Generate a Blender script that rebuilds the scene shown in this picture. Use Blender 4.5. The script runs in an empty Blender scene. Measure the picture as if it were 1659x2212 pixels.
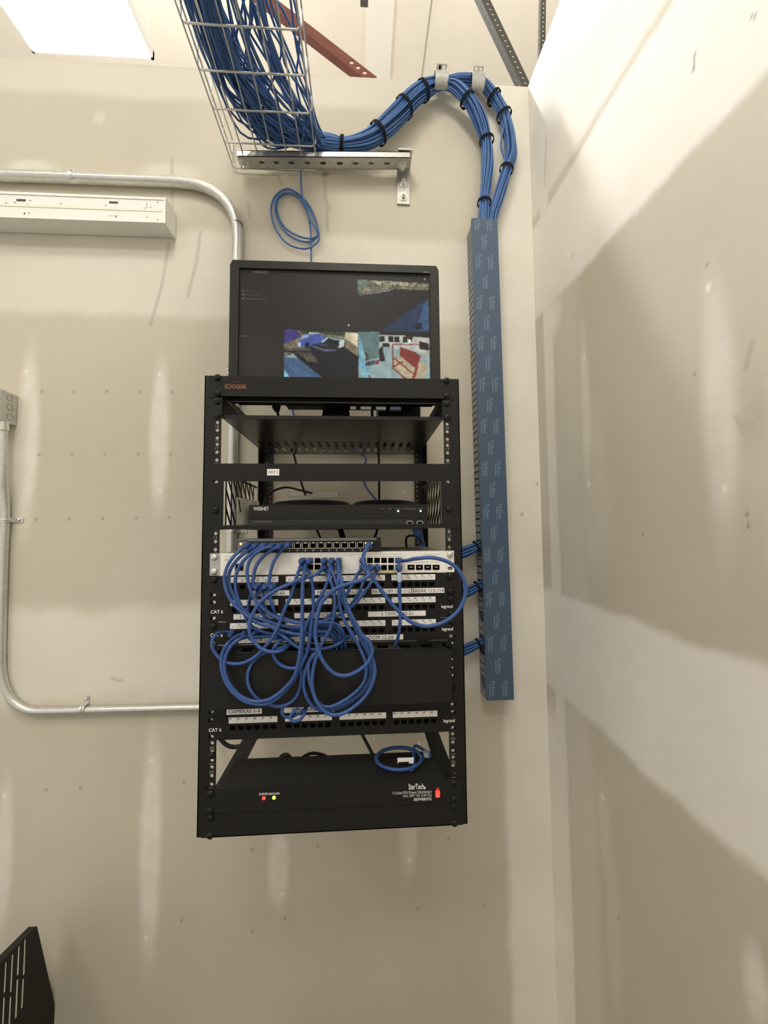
import bpy, math, random
import numpy as np
from mathutils import Vector, Matrix
random.seed(7); rng = np.random.default_rng(7)
SC = bpy.context.scene; COL = SC.collection
PI = math.pi
EZ = 1.8                                   # eye height above the floor; h below means height relative to the eye
U = .04445; H0 = .18835                    # one rack unit; h of the bottom of unit 18
RM = np.array([[0.99840366, -0.05584722, -0.00843886], [-0.00524262, 0.05713287, -0.99835282], [0.05623737, 0.99680335, 0.05674888]])
FP = 844.158
YF, YW, XR, WT = .788, 1.248, .5865, 1.556   # rack front, back wall, right wall, wall top (relative)

def un(px, py, Y=None, X=None, h=None):
    d = RM.T @ np.array([(px-829.5)/FP, (py-1106)/FP, 1.])
    t = Y/d[1] if Y is not None else (X/d[0] if X is not None else h/d[2])
    q = d*t
    return Vector((q[0], q[1], q[2]+EZ))
def V(x, y, h): return Vector((x, y, h+EZ))
def ub(n): return H0+(n-18)*U              # h of the bottom of unit n

# ------------------------------------------------------------------ materials
MATS = {}
def mat(name, col, rough=.5, metal=0., bump=0., bscale=200., var=0., emit=None, es=0., alpha=None, trans=0., coat=0.):
    if name in MATS: return MATS[name]
    m = bpy.data.materials.new(name); m.use_nodes = True
    nt = m.node_tree; b = nt.nodes['Principled BSDF']
    b.inputs['Base Color'].default_value = (*col, 1); b.inputs['Roughness'].default_value = rough; b.inputs['Metallic'].default_value = metal
    if max(col) < .03 and rough > .2: b.inputs['Specular IOR Level'].default_value = .28
    if coat: b.inputs['Coat Weight'].default_value = coat
    if trans: b.inputs['Transmission Weight'].default_value = trans
    if emit: b.inputs['Emission Color'].default_value = (*emit, 1); b.inputs['Emission Strength'].default_value = es
    if bump or var:
        tc = nt.nodes.new('ShaderNodeTexCoord'); n = nt.nodes.new('ShaderNodeTexNoise')
        n.inputs['Scale'].default_value = bscale; n.inputs['Detail'].default_value = 4
        nt.links.new(tc.outputs['Object'], n.inputs['Vector'])
        if bump:
            bp = nt.nodes.new('ShaderNodeBump'); bp.inputs['Strength'].default_value = bump; bp.inputs['Distance'].default_value = .002
            nt.links.new(n.outputs['Fac'], bp.inputs['Height']); nt.links.new(bp.outputs['Normal'], b.inputs['Normal'])
        if var:
            mr = nt.nodes.new('ShaderNodeMapRange'); mr.inputs['From Min'].default_value = .3; mr.inputs['From Max'].default_value = .7
            mr.inputs['To Min'].default_value = 1-var; mr.inputs['To Max'].default_value = 1+var
            nt.links.new(n.outputs['Fac'], mr.inputs['Value'])
            mx = nt.nodes.new('ShaderNodeMix'); mx.data_type = 'RGBA'; mx.blend_type = 'MULTIPLY'; mx.inputs['Factor'].default_value = 1
            mx.inputs['A'].default_value = (*col, 1); nt.links.new(mr.outputs['Result'], mx.inputs['B']); nt.links.new(mx.outputs['Result'], b.inputs['Base Color'])
    MATS[name] = m; return m
BLK = mat('black_powder_coat', (.0100, .0092, .0085), .42, bump=.15, bscale=900)
BLK2 = mat('black_plastic', (.010, .010, .0105), .38)
BLK3 = mat('matte_black_cover', (.0100, .0092, .0088), .6, bump=.2, bscale=700)
GLOSS = mat('glossy_black_strip', (.006, .006, .007), .08)
VOID = mat('dark_cavity', (.003, .003, .003), .8)
CORD = mat('black_rubber', (.009, .009, .009), .55)
BLUE = mat('blue_jacket', (.032, .088, .285), .42, var=.10, bscale=30)
BLUE2 = mat('blue_riser_jacket', (.052, .140, .36), .45, var=.12, bscale=25)
BOOT = mat('blue_moulded_boot', (.030, .078, .25), .5)
GALV = mat('galvanised_steel', (.50, .50, .47), .38, .75, bump=.15, bscale=120, var=.14)
ZINC = mat('bright_zinc', (.72, .71, .66), .28, .85)
EMT = mat('steel_conduit', (.60, .60, .56), .36, .65, bump=.1, bscale=90, var=.08)
WIRE = mat('zinc_wire', (.55, .55, .54), .33, .8)
WHT = mat('white_enamel', (.80, .79, .74), .4)
CISW = mat('pale_grey_enamel', (.86, .84, .78), .35, var=.03, bscale=60)
PAPER = mat('white_label_tape', (.88, .86, .83), .55)
INK = mat('black_ink', (.012, .012, .012), .6)
PENCIL = mat('pen_ink', (.16, .15, .17), .7)
WINK = mat('white_print', (.75, .75, .73), .5)
GINK = mat('grey_print', (.28, .27, .26), .5)
ORNG = mat('orange_print', (.30, .105, .055), .5)
YEL = mat('yellow_print', (.66, .60, .22), .5)
SILV = mat('silver_frame', (.62, .60, .50), .35, .5)
GREY = mat('grey_metal', (.16, .16, .155), .4, .3)
PVC = mat('grey_pvc', (.235, .245, .27), .5)
FILM = mat('slate_blue_cover_film', (.056, .094, .157), .42)
FILMT = mat('pale_blue_print', (.24, .36, .46), .5)
VEL = mat('black_hook_tape', (.006, .007, .011), .9)
RED = mat('red_oxide_steel', (.20, .055, .035), .5, var=.15, bscale=20)
DANG = mat('dark_slotted_steel', (.10, .095, .085), .5, .4)
CLEAR = mat('clear_plastic', (.85, .86, .84), .15, trans=.9)
FROST = mat('brushed_clear_sleeve', (.62, .59, .54), .35, .0, var=.22, bscale=60)
REDL = mat('red_lamp', (.6, .03, .02), .4, emit=(1, .045, .03), es=1.6)
GRNL = mat('green_lamp', (.5, .7, .1), .4, emit=(.55, .9, .10), es=1.0)
CYNL = mat('cyan_lamp', (.5, .8, .9), .4, emit=(.35, .85, 1.), es=1.6)
YLWL = mat('yellow_lamp', (.8, .9, .3), .4, emit=(.8, .95, .25), es=.9)
LAMPM = mat('lit_diffuser', (.9, .9, .88), .5, emit=(1., .955, .87), es=14.)
UPGLOW = mat('added_uplight_glow', (.9, .9, .88), .5, emit=(1., .93, .82), es=30.)

# ------------------------------------------------------------------ object helpers
def props(o, label=None, cat=None, group=None, kind=None):
    if label: o['label'] = label
    if cat: o['category'] = cat
    if group: o['group'] = group
    if kind: o['kind'] = kind
    return o
ORG = {}
def thing(name, label, cat, loc, group=None):
    o = bpy.data.objects.new(name, None); o.empty_display_size = .02; COL.objects.link(o); o.location = loc; ORG[o.name] = Vector(loc)
    return props(o, label, cat, group)
_tc = {}
def text_geo(s, bold=False):
    key = (s, bold)
    if key not in _tc:
        cu = bpy.data.curves.new('t', 'FONT'); cu.body = s; cu.size = 1; cu.resolution_u = 2; cu.fill_mode = 'FRONT'
        cu.align_x = 'CENTER'; cu.align_y = 'CENTER'
        if bold: cu.offset = .022
        ob = bpy.data.objects.new('t', cu); COL.objects.link(ob)
        me = bpy.data.meshes.new_from_object(ob)
        vs = [v.co.copy() for v in me.vertices]; fs = [tuple(p.vertices) for p in me.polygons]
        if vs:
            x0 = min(v.x for v in vs); x1 = max(v.x for v in vs); y0 = min(v.y for v in vs); y1 = max(v.y for v in vs)
        else: x0 = x1 = y0 = y1 = 0
        bpy.data.objects.remove(ob); bpy.data.meshes.remove(me); bpy.data.curves.remove(cu)
        _tc[key] = (vs, fs, x0, x1, y0, y1)
    return _tc[key]
def circle(cx, cy, r, n=10, rx=None):
    rx = rx or r
    return [(cx+rx*math.cos(2*PI*i/n), cy+r*math.sin(2*PI*i/n)) for i in range(n)]
def slot(cx, cy, w, h, n=5):
    r = min(w, h)/2; p = []
    if w >= h:
        for i in range(n+1): a = -PI/2+PI*i/n; p.append((cx+w/2-r+r*math.cos(a), cy+r*math.sin(a)))
        for i in range(n+1): a = PI/2+PI*i/n; p.append((cx-w/2+r+r*math.cos(a), cy+r*math.sin(a)))
    else:
        for i in range(n+1): a = PI*i/n; p.append((cx+r*math.cos(a), cy+h/2-r+r*math.sin(a)))
        for i in range(n+1): a = PI+PI*i/n; p.append((cx+r*math.cos(a), cy-h/2+r+r*math.sin(a)))
    return p
def rect(x0, y0, x1, y1): return [(x0, y0), (x1, y0), (x1, y1), (x0, y1)]
class MB:
    def __init__(s): s.v = []; s.f = []
    def add(s, vs, fs):
        n = len(s.v); s.v += [Vector(v) for v in vs]; s.f += [tuple(i+n for i in f) for f in fs]; return s
    def box(s, a, b, bev=0):
        (x0, y0, z0), (x1, y1, z1) = a, b
        if x0 > x1: x0, x1 = x1, x0
        if y0 > y1: y0, y1 = y1, y0
        if z0 > z1: z0, z1 = z1, z0
        if not bev:
            vs = [(x, y, z) for z in (z0, z1) for y in (y0, y1) for x in (x0, x1)]
            return s.add(vs, [(0, 2, 3, 1), (4, 5, 7, 6), (0, 1, 5, 4), (2, 6, 7, 3), (0, 4, 6, 2), (1, 3, 7, 5)])
        b_ = min(bev, (x1-x0)/2.1, (y1-y0)/2.1, (z1-z0)/2.1)
        o1 = [(x0+b_, z0), (x1-b_, z0), (x1, z0+b_), (x1, z1-b_), (x1-b_, z1), (x0+b_, z1), (x0, z1-b_), (x0, z0+b_)]
        i1 = [(x0+b_, z0+b_*.5), (x1-b_, z0+b_*.5), (x1-b_*.5, z0+b_), (x1-b_*.5, z1-b_), (x1-b_, z1-b_*.5), (x0+b_, z1-b_*.5), (x0+b_*.5, z1-b_), (x0+b_*.5, z0+b_)]
        rings = [[(x, y0, z) for x, z in i1], [(x, y0+b_*.6, z) for x, z in o1], [(x, y1, z) for x, z in o1]]
        vs = sum(rings, []); fs = [tuple(range(7, -1, -1)), tuple(range(16, 24))]
        for k in range(2):
            for i in range(8): j = (i+1) % 8; fs.append((k*8+i, k*8+j, k*8+8+j, k*8+8+i))
        return s.add(vs, fs)
    def tube(s, pts, r, sides=8, closed=False, caps=True):
        P = [Vector(p) for p in pts]; n = len(P)
        rs = r if isinstance(r, (list, tuple)) else [r]*n
        T = []
        for i in range(n):
            a = P[(i-1) % n] if (closed or i > 0) else P[i]; b = P[(i+1) % n] if (closed or i < n-1) else P[i]
            t = (b-a); T.append(t.normalized() if t.length > 1e-9 else Vector((0, 0, 1)))
        u = T[0].cross(Vector((0, 1, 0)));
        if u.length < .1: u = T[0].cross(Vector((0, 0, 1)))
        u.normalize(); vs = []
        for i in range(n):
            u = (u - T[i]*u.dot(T[i])).normalized(); w = T[i].cross(u)
            for k in range(sides):
                a = 2*PI*k/sides; vs.append(P[i]+(u*math.cos(a)+w*math.sin(a))*rs[i])
        fs = []
        for i in range(n if closed else n-1):
            j = (i+1) % n
            for k in range(sides):
                l = (k+1) % sides; fs.append((i*sides+k, i*sides+l, j*sides+l, j*sides+k))
        if caps and not closed: fs += [tuple(range(sides-1, -1, -1)), tuple((n-1)*sides+k for k in range(sides))]
        return s.add(vs, fs)
    def cyl(s, a, b, r, sides=16): return s.tube([a, b], r, sides)
    def dome(s, c, d, r, hgt, sides=14):          # screw head: axis d
        c = Vector(c); d = Vector(d).normalized()
        return s.tube([c, c+d*hgt*.5, c+d*hgt*.85, c+d*hgt], [r, r*.95, r*.7, r*.3], sides)
    def bar(s, a, b, w, t, up=(0, 0, 1)):
        a = Vector(a); b = Vector(b); d = (b-a).normalized(); sd = d.cross(Vector(up)).normalized(); u2 = sd.cross(d)
        vs = [p+sd*sx*t/2+u2*sz*w/2 for p in (a, b) for sx, sz in ((-1, -1), (1, -1), (1, 1), (-1, 1))]
        return s.add(vs, [(3, 2, 1, 0), (4, 5, 6, 7), (0, 1, 5, 4), (1, 2, 6, 5), (2, 3, 7, 6), (3, 0, 4, 7)])
    def prism(s, poly, f0, f1):                    # poly of 2D points, f0/f1 map (a,b)->3D
        n = len(poly); vs = [f0(*p) for p in poly]+[f1(*p) for p in poly]
        return s.add(vs, [tuple(range(n-1, -1, -1)), tuple(range(n, 2*n))]+[(i, (i+1) % n, n+(i+1) % n, n+i) for i in range(n)])
    def plate(s, outer, holes, th, M):             # filled outline with real openings, local xy + thickness along local -z..0
        cu = bpy.data.curves.new('p', 'CURVE'); cu.dimensions = '2D'; cu.fill_mode = 'BOTH'; cu.extrude = th/2
        for pl in [outer]+list(holes):
            sp = cu.splines.new('POLY'); sp.points.add(len(pl)-1)
            for i, p in enumerate(pl): sp.points[i].co = (p[0], p[1], 0, 1)
            sp.use_cyclic_u = True
        ob = bpy.data.objects.new('p', cu); COL.objects.link(ob); me = bpy.data.meshes.new_from_object(ob)
        s.add([M @ (v.co-Vector((0, 0, th/2))) for v in me.vertices], [tuple(p.vertices) for p in me.polygons])
        bpy.data.objects.remove(ob); bpy.data.meshes.remove(me); bpy.data.curves.remove(cu); return s
    def text(s, str_, c, size, width=None, bold=False, M=None, align='C', maxw=None):
        vs, fs, x0, x1, y0, y1 = text_geo(str_, bold)
        if not vs: return s
        sy = size; sx = size
        if width: sx = width/(x1-x0)
        ox = (x0+x1)/2 if align == 'C' else (x0 if align == 'L' else x1); oy = (y0+y1)/2
        M = M or FRONT
        c = Vector(c)
        return s.add([c + M @ Vector(((v.x-ox)*sx, (v.y-oy)*sy, 0)) for v in vs], fs)
    def build(s, name, m, parent=None, smooth=False, mats=None):
        me = bpy.data.meshes.new(name)
        if parent is not None:
            r = parent
            while r.parent: r = r.parent
            org = ORG[r.name]
        else:
            xs = [v.x for v in s.v]; ys = [v.y for v in s.v]; zs = [v.z for v in s.v]
            org = Vector(((min(xs)+max(xs))/2, (min(ys)+max(ys))/2, min(zs)))
        me.from_pydata([v-org for v in s.v], [], s.f); me.update()
        me.materials.append(m)
        if smooth: me.polygons.foreach_set('use_smooth', [True]*len(me.polygons)); me.set_sharp_from_angle(angle=.9)
        o = bpy.data.objects.new(name, me); COL.objects.link(o)
        if parent is None: o.location = org; ORG[o.name] = org
        elif parent.type == 'MESH' and parent.parent is None: pass
        if parent is not None: o.parent = parent
        return o
FRONT = Matrix(((1, 0, 0), (0, 0, -1), (0, 1, 0)))          # local xy -> world XZ, facing the camera side (-Y)
def FM(y): return Matrix(((1, 0, 0, 0), (0, 0, -1, y), (0, 1, 0, 0), (0, 0, 0, 1)))   # plate: thickness runs into +Y from y
def inst(mesh_obj, name, parent, off, label=None):           # another part that shares mesh data
    o = bpy.data.objects.new(name, mesh_obj.data); COL.objects.link(o); o.parent = parent; o.location = off
    if label: o['label'] = label
    return o
def cr(pts, n=8, closed=False):
    P = [Vector(p) for p in pts]; out = []; m = len(P)
    for i in range(m if closed else m-1):
        p1 = P[i]; p2 = P[(i+1) % m]
        p0 = P[(i-1) % m] if (closed or i > 0) else p1*2-p2
        p3 = P[(i+2) % m] if (closed or i+2 < m) else p2*2-p1
        for k in range(n):
            t = k/n; out.append(.5*((2*p1)+(-p0+p2)*t+(2*p0-5*p1+4*p2-p3)*t*t+(-p0+3*p1-3*p2+p3)*t**3))
    if not closed: out.append(P[-1])
    return out
def struct(o): o['kind'] = 'structure'; return o

# ------------------------------------------------------------------ the room
def noise2(a, b, seed, sc=1.):
    r = np.random.default_rng(seed); v = np.zeros_like(a)
    for k in range(9):
        f = sc*(1.6**k)*.55; th = r.uniform(0, 2*PI); ph = r.uniform(0, 2*PI)
        v += np.sin((a*math.cos(th)+b*math.sin(th))*f*2*PI+ph+1.7*np.sin((a*math.sin(th)-b*math.cos(th))*f*4+ph*2))/(k+1.5)
    return v/2.2
def ss(x, a, b): t = np.clip((x-a)/(b-a), 0, 1); return t*t*(3-2*t)
def band(v, lo, hi, s): return ss(v, lo-s, lo+s)*(1-ss(v, hi-s, hi+s))
def blob(a, b, ca, cb, ra, rb, soft=.35):
    d = np.sqrt(((a-ca)/ra)**2+((b-cb)/rb)**2); return 1-ss(d, 1-soft, 1+soft*.6)
def seg(a, b, a0, b0, a1, b1, w):
    dx, dy = a1-a0, b1-b0; L = dx*dx+dy*dy; t = np.clip(((a-a0)*dx+(b-b0)*dy)/L, 0, 1)
    return 1-ss(np.hypot(a-a0-t*dx, b-b0-t*dy), w*.3, w)
def wq(px, py): q = un(px, py, Y=YW); return q.x, q.z-EZ
def rq(px, py): q = un(px, py, X=XR); return q.y, q.z-EZ
def mud_back(x, h):
    n1 = noise2(x, h, 3, 3.)*.012; n2 = noise2(x, h, 5, 14.)
    m = .42*band(h+n1*1.4, .70, .985, .022)*(1-.25*ss(noise2(x, h, 8, 2.), .2, .8))
    m = np.maximum(m, .55*band(h+n1*1.6, -.50, -.215, .03))
    m = np.maximum(m, ss(x+n1*.9+.0*h, .43, .462)*.7)                               # corner tape
    m = np.maximum(m, .35*band(h+n1, 1.44, 1.56, .02))
    for px, y0, y1, w, s in ((60, 765, 1135, 21, .75), (345, 785, 1095, 19, .8), (325, 1590, 2070, 20, .75), (8, 1680, 2000, 16, .6), (603, 1780, 1962, 20, .7),
                             (881, 1700, 1895, 18, .55), (870, 1010, 1110, 26, .55), (215, 240, 268, 12, .4), (70, 345, 375, 46, .45), (365, 352, 392, 60, .4), (905, 1620, 1660, 40, .3), (700, 195, 225, 70, .4)):
        c = wq(px, (y0+y1)/2); a = wq(px, y0); rw = w*YW/FP; rh = abs(a[1]-c[1])
        m = np.maximum(m, s*blob(x+n1*.35, h, c[0], c[1], rw*1.1, rh*1.05, .5)*(.80+.2*n2))
    d = np.zeros_like(x)
    for px, py in [(90, 846), (160, 847), (231, 846), (302, 847), (372, 847), (84, 982), (155, 982), (227, 981), (298, 981), (368, 981), (78, 1122), (150, 1121), (222, 1120), (295, 1119), (366, 1118),
                   (545, 1835), (687, 1828), (902, 1963), (969, 1811), (1045, 1955), (615, 1984), (174, 1703), (100, 1706), (397, 1690), (1160, 1045), (1127, 1111), (352, 405), (545, 2012), (392, 1988)]:
        c = wq(px, py); d = np.maximum(d, .65*blob(x, h, c[0], c[1], .0052, .0052, .9))
    for a in ((365, 525, 350, 615), (350, 615, 325, 702), (433, 500, 425, 560), (425, 565, 405, 640), (242, 1466, 262, 1470), (371, 345, 373, 470), (700, 380, 708, 470), (600, 375, 608, 398), (706, 470, 708, 500),
              (536, 440, 540, 470), (700, 420, 712, 452), (625, 378, 660, 378), (560, 378, 590, 377)):
        p = wq(a[0], a[1]); q = wq(a[2], a[3]); d = np.maximum(d, .30*seg(x, h, p[0], p[1], q[0], q[1], .0075))
    c = wq(700, 376); d = np.maximum(d, .6*blob(x, h, c[0], c[1], .02, .010, .6)*(n2 > 0)); c = wq(590, 376); d = np.maximum(d, .45*blob(x, h, c[0], c[1], .03, .008, .6)*(n2 > .1))
    c = wq(300, 1500); d = np.maximum(d, .16*blob(x, h, c[0], c[1], .18, .03, .8)*(n2*.5+.5))
    c = wq(430, 445); d = np.maximum(d, .18*blob(x, h, c[0], c[1], .05, .08, .8)*(n2*.5+.5))
    b = np.zeros_like(x)
    for px, py in [(57, 802), (345, 808), (346, 1060), (327, 1643), (10, 1718), (316, 2025), (610, 1930), (884, 1858), (871, 1061), (905, 1608)]:
        c = wq(px, py); b = np.maximum(b, .9*blob(x, h, c[0], c[1], .0062, .0062, .4))
    return m, d, b
def mud_shade_right(y, h):
    n1 = noise2(y, h, 13, 3.)*.012; n2 = noise2(y, h, 15, 15.)
    hs_ = h-.06*(y-.8); m = .95*band(hs_+n1, .685, 1.005, .014); m = np.maximum(m, .80*ss(hs_+n1, 1.01, 1.05)); m = np.maximum(m, .9*band(h-.04*(y-.8)+n1*1.3, -.500, -.190, .014))
    m = np.maximum(m, .85*ss(y+n1*.4, 1.115, 1.15)*(1-.75*band(y, 1.192, 1.30, .006)*ss(h, -.62, -.5))); m = np.maximum(m, .9*blob(y, h, 1.16, .66, .10, .09, .7)*(y < 1.19))  # mud thinned right beside the corner paints in the shade of the crease
    m = np.maximum(m, .28*band(y+n1*2, 1.0, 1.14, .035))
    for px, y0, y1, w, s in ((1264, 690, 1085, .022, .6), (1553, 590, 1180, .030, .6), (1306, 1680, 1890, .026, .35), (1325, 1800, 2212, .03, .25), (1630, 2040, 2212, .02, .75), (1345, 1350, 1400, .05, .3), (1280, 880, 1250, .07, .28)):
        c = rq(px, (y0+y1)/2); a = rq(px, y0)
        m = np.maximum(m, s*blob(y+n1*.5, h, c[0], c[1], w*1.1, abs(a[1]-c[1])*1.05, .55)*(.78+.22*n2))
    d = np.zeros_like(y)
    for px, py in [(1501, 118), (1500, 129), (1499, 140), (1498, 151), (1624, 36), (1631, 36), (1237, 552), (1389, 1155), (1614, 1110), (1617, 1134), (1336, 1983), (1528, 572), (1500, 809)]:
        c = rq(px, py); d = np.maximum(d, .7*blob(y, h, c[0], c[1], .0035, .0045, .5))
    for a in ((1625, 740, 1610, 800), (1589, 902, 1606, 934), (1180, 300, 1176, 400)):
        p = rq(a[0], a[1]); q = rq(a[2], a[3]); d = np.maximum(d, .28*seg(y, h, p[0], p[1], q[0], q[1], .0065))
    c = rq(1625, 880); d = np.maximum(d, .3*blob(y, h, c[0], c[1], .03, .07, .8)*(n2*.5+.5))
    b = np.zeros_like(y)
    for px, py in [(1530, 620), (1565, 1055), (1262, 772), (1272, 1047), (1302, 1722)]:
        c = rq(px, py); b = np.maximum(b, .9*blob(y, h, c[0], c[1], .0055, .0085, .4))
    return m, d, b
def wall_mat():
    m = bpy.data.materials.new('taped_drywall'); m.use_nodes = True; nt = m.node_tree; b = nt.nodes['Principled BSDF']; L = nt.links.new
    b.inputs['Roughness'].default_value = .72
    def attr(n): a = nt.nodes.new('ShaderNodeAttribute'); a.attribute_name = n; return a.outputs['Fac']
    tc = nt.nodes.new('ShaderNodeTexCoord')
    def noise(sc, det=4):
        n = nt.nodes.new('ShaderNodeTexNoise'); n.inputs['Scale'].default_value = sc; n.inputs['Detail'].default_value = det; L(tc.outputs['Object'], n.inputs['Vector']); return n.outputs['Fac']
    def mix(a, c, f):
        x = nt.nodes.new('ShaderNodeMix'); x.data_type = 'RGBA'
        for s_, v in (('A', a), ('B', c), ('Factor', f)):
            if isinstance(v, tuple): x.inputs[s_].default_value = (*v, 1)
            elif isinstance(v, float): x.inputs[s_].default_value = v
            else: L(v, x.inputs[s_])
        return x.outputs['Result']
    def rng_(v, a, c, t0, t1):
        r = nt.nodes.new('ShaderNodeMapRange'); L(v, r.inputs['Value'])
        for k, q in (('From Min', a), ('From Max', c), ('To Min', t0), ('To Max', t1)): r.inputs[k].default_value = q
        return r.outputs['Result']
    raw = mix((.515, .475, .378), (.555, .512, .415), rng_(noise(2.2), .35, .65, 0, 1))
    mud = mix((.80, .765, .685), (.85, .82, .745), rng_(noise(6.), .35, .65, 0, 1))
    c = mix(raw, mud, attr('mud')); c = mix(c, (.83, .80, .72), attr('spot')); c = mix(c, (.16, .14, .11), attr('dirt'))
    L(c, b.inputs['Base Color'])
    bp = nt.nodes.new('ShaderNodeBump'); bp.inputs['Strength'].default_value = .12; bp.inputs['Distance'].default_value = .001
    L(noise(260., 2), bp.inputs['Height']); L(bp.outputs['Normal'], b.inputs['Normal'])
    return m
WALL = wall_mat()
def grid_wall(name, mode, u0, u1, h0_, h1, du, dh, extra, parent=None):
    nu = int(round((u1-u0)/du))+1; nh = int(round((h1-h0_)/dh))+1
    us = np.linspace(u0, u1, nu); hs = np.linspace(h0_, h1, nh); A, B = np.meshgrid(us, hs)
    if mode == 'B': co = np.stack([A, np.full_like(A, YW), B+EZ], -1); md = mud_back(A, B)
    else: co = np.stack([np.full_like(A, XR), A, B+EZ], -1); md = mud_shade_right(A, B)
    co = co.reshape(-1, 3); idx = np.arange(nu*nh).reshape(nh, nu)
    a, b, c, d = idx[:-1, :-1].ravel(), idx[:-1, 1:].ravel(), idx[1:, 1:].ravel(), idx[1:, :-1].ravel()
    q = np.stack([a, b, c, d], 1) if mode == 'B' else np.stack([d, c, b, a], 1)
    ev = [tuple(v) for v in extra.v]; ef = extra.f; nb = len(co)
    allv = np.concatenate([co, np.array(ev, float)]) if ev else co
    me = bpy.data.meshes.new(name)
    me.vertices.add(len(allv)); me.vertices.foreach_set('co', allv.ravel())
    loops = np.concatenate([q.ravel(), np.array([i+nb for f in ef for i in f], int)]) if ef else q.ravel()
    me.loops.add(len(loops)); me.loops.foreach_set('vertex_index', loops)
    np_ = len(q)+len(ef); me.polygons.add(np_); me.polygons.foreach_set('loop_start', np.arange(np_)*4)
    me.update(); me.validate()
    for nm, arr in zip(('mud', 'dirt', 'spot'), md):
        at = me.attributes.new(nm, 'FLOAT', 'POINT'); at.data.foreach_set('value', np.concatenate([np.clip(arr, 0, 1).ravel(), np.zeros(len(ev))]).astype(np.float32))
    me.materials.append(WALL); o = bpy.data.objects.new(name, me); COL.objects.link(o); return struct(o)
def quads(mb, *qs):
    for q in qs: mb.add(q, [(0, 1, 2, 3)])
HB = -1.62
ex = MB(); T = .12
ex.box((-3., YW+.0005, 0), (XR+T, YW+T, WT+EZ-.0005))
quads(ex, [(-3., YW, 0), (XR, YW, 0), (XR, YW, HB+EZ), (-3., YW, HB+EZ)], [(-3., YW, HB+EZ), (-1.32, YW, HB+EZ), (-1.32, YW, WT+EZ), (-3., YW, WT+EZ)])
grid_wall('wall_back', 'B', -1.32, XR, HB, WT, .0042, .0048, ex)
ex = MB(); ex.box((XR+.0005, -3., 0), (XR+T, YW, WT+EZ-.0005))
quads(ex, [(XR, YW, 0), (XR, -3., 0), (XR, -3., HB+EZ), (XR, YW, HB+EZ)], [(XR, .35, HB+EZ), (XR, -3., HB+EZ), (XR, -3., WT+EZ), (XR, .35, WT+EZ)])
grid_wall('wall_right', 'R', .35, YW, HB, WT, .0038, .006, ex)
CONC = mat('concrete_floor', (.13, .125, .115), .6, bump=.2, bscale=30, var=.15)
struct(MB().box((-3.2, -3.2, -.08), (2.2, 6.2, 0)).build('floor', CONC))
CEILM = mat('cream_deck', (.86, .80, .69), .7, var=.02, bscale=4)
CH = 4.2; KS = CH/3.6
struct(MB().box((-3.2, -3.2, CH+EZ), (2.2, 6.2, CH+EZ+.08)).build('ceiling', CEILM))
BMM = mat('cream_beam_paint', (.90, .86, .77), .6)
struct(MB().box((.045*KS, -3.2, CH-.03+EZ), (.235*KS, 6.2, CH+EZ)).build('trim_1', BMM))          # shallow beam along the deck
SEAM = mat('deck_seam', (.42, .37, .30), .8)  # dark colour of the crack along the deck
struct(MB().box((.485*KS, -3.2, CH-.004+EZ), (.493*KS, 6.2, CH+EZ)).build('trim_2', SEAM))

# ------------------------------------------------------------------ ceiling lights
def light_fix(x0, x1, y0, y1, h, label, es=14., up=30., group='suspended light panels', tint=(1., .955, .87)):
    t = thing('ceiling_light', label, 'light', V((x0+x1)/2, (y0+y1)/2, h), group)
    LAMPM = mat('lit_diffuser_%d' % es, (.9, .9, .88), .5, emit=tint, es=es); UPGLOW = mat('added_uplight_glow_%d' % up, (.9, .9, .88), .5, emit=(1., .93, .82), es=up)
    MB().box(V(x0+.012, y0+.012, h), V(x1-.012, y1-.012, h+.03)).build('diffuser', LAMPM, t)
    f = MB()
    for a, b in (((x0, y0), (x1, y0+.012)), ((x0, y1-.012), (x1, y1)), ((x0, y0), (x0+.012, y1)), ((x1-.012, y0), (x1, y1))):
        f.box(V(a[0], a[1], h+.006), V(b[0], b[1], h+.05))
    f.build('frame', WHT, t)
    MB().box(V(x0+.02, y0+.02, h+.036), V(x1-.02, y1-.02, h+.052)).build('added_uplight', UPGLOW, t)  # glowing top added to every fixture to brighten the ceiling
    for x, y in ((x0+.02, y0+.02), (x1-.02, y0+.02), (x0+.02, y1-.02), (x1-.02, y1-.02)): MB().cyl(V(x, y, h+.05), V(x, y, CH), .0015, 6).build('suspension_wire', ZINC, t)
light_fix(-1.665, -1.065, 1.36, 1.955, 2.46, 'square glowing light panel above the wall, top left of photo', 6., 28.)
light_fix(-2.6, -.6, 2.26, 2.42, 3.98, 'long narrow light strip high behind the wall top', 175., 14., tint=(.97, .98, 1.))
light_fix(-2.7, -2.1, -1.9, -1.3, 2.46, 'added unseen light panel over the room, over its far left side', 26., 6.)  # unseen fill lamp, added to brighten the right wall
light_fix(-.75, -.15, -.7, -.1, 2.46, 'added unseen light panel over the room, close in front of the rack', 27., 6.)  # unseen lamp, added to light the back wall and rack
light_fix(-.3, .3, -1.7, -1.1, 2.46, 'added unseen light panel over the room, behind the camera', 24., 6.)  # unseen lamp, added for general room brightness
light_fix(.5, 1.7, 1.5, 1.62, 3.3, 'added unseen uplight strip high behind the corner', 2., 60.)  # unseen uplight, added to brighten the right part of the ceiling

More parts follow.
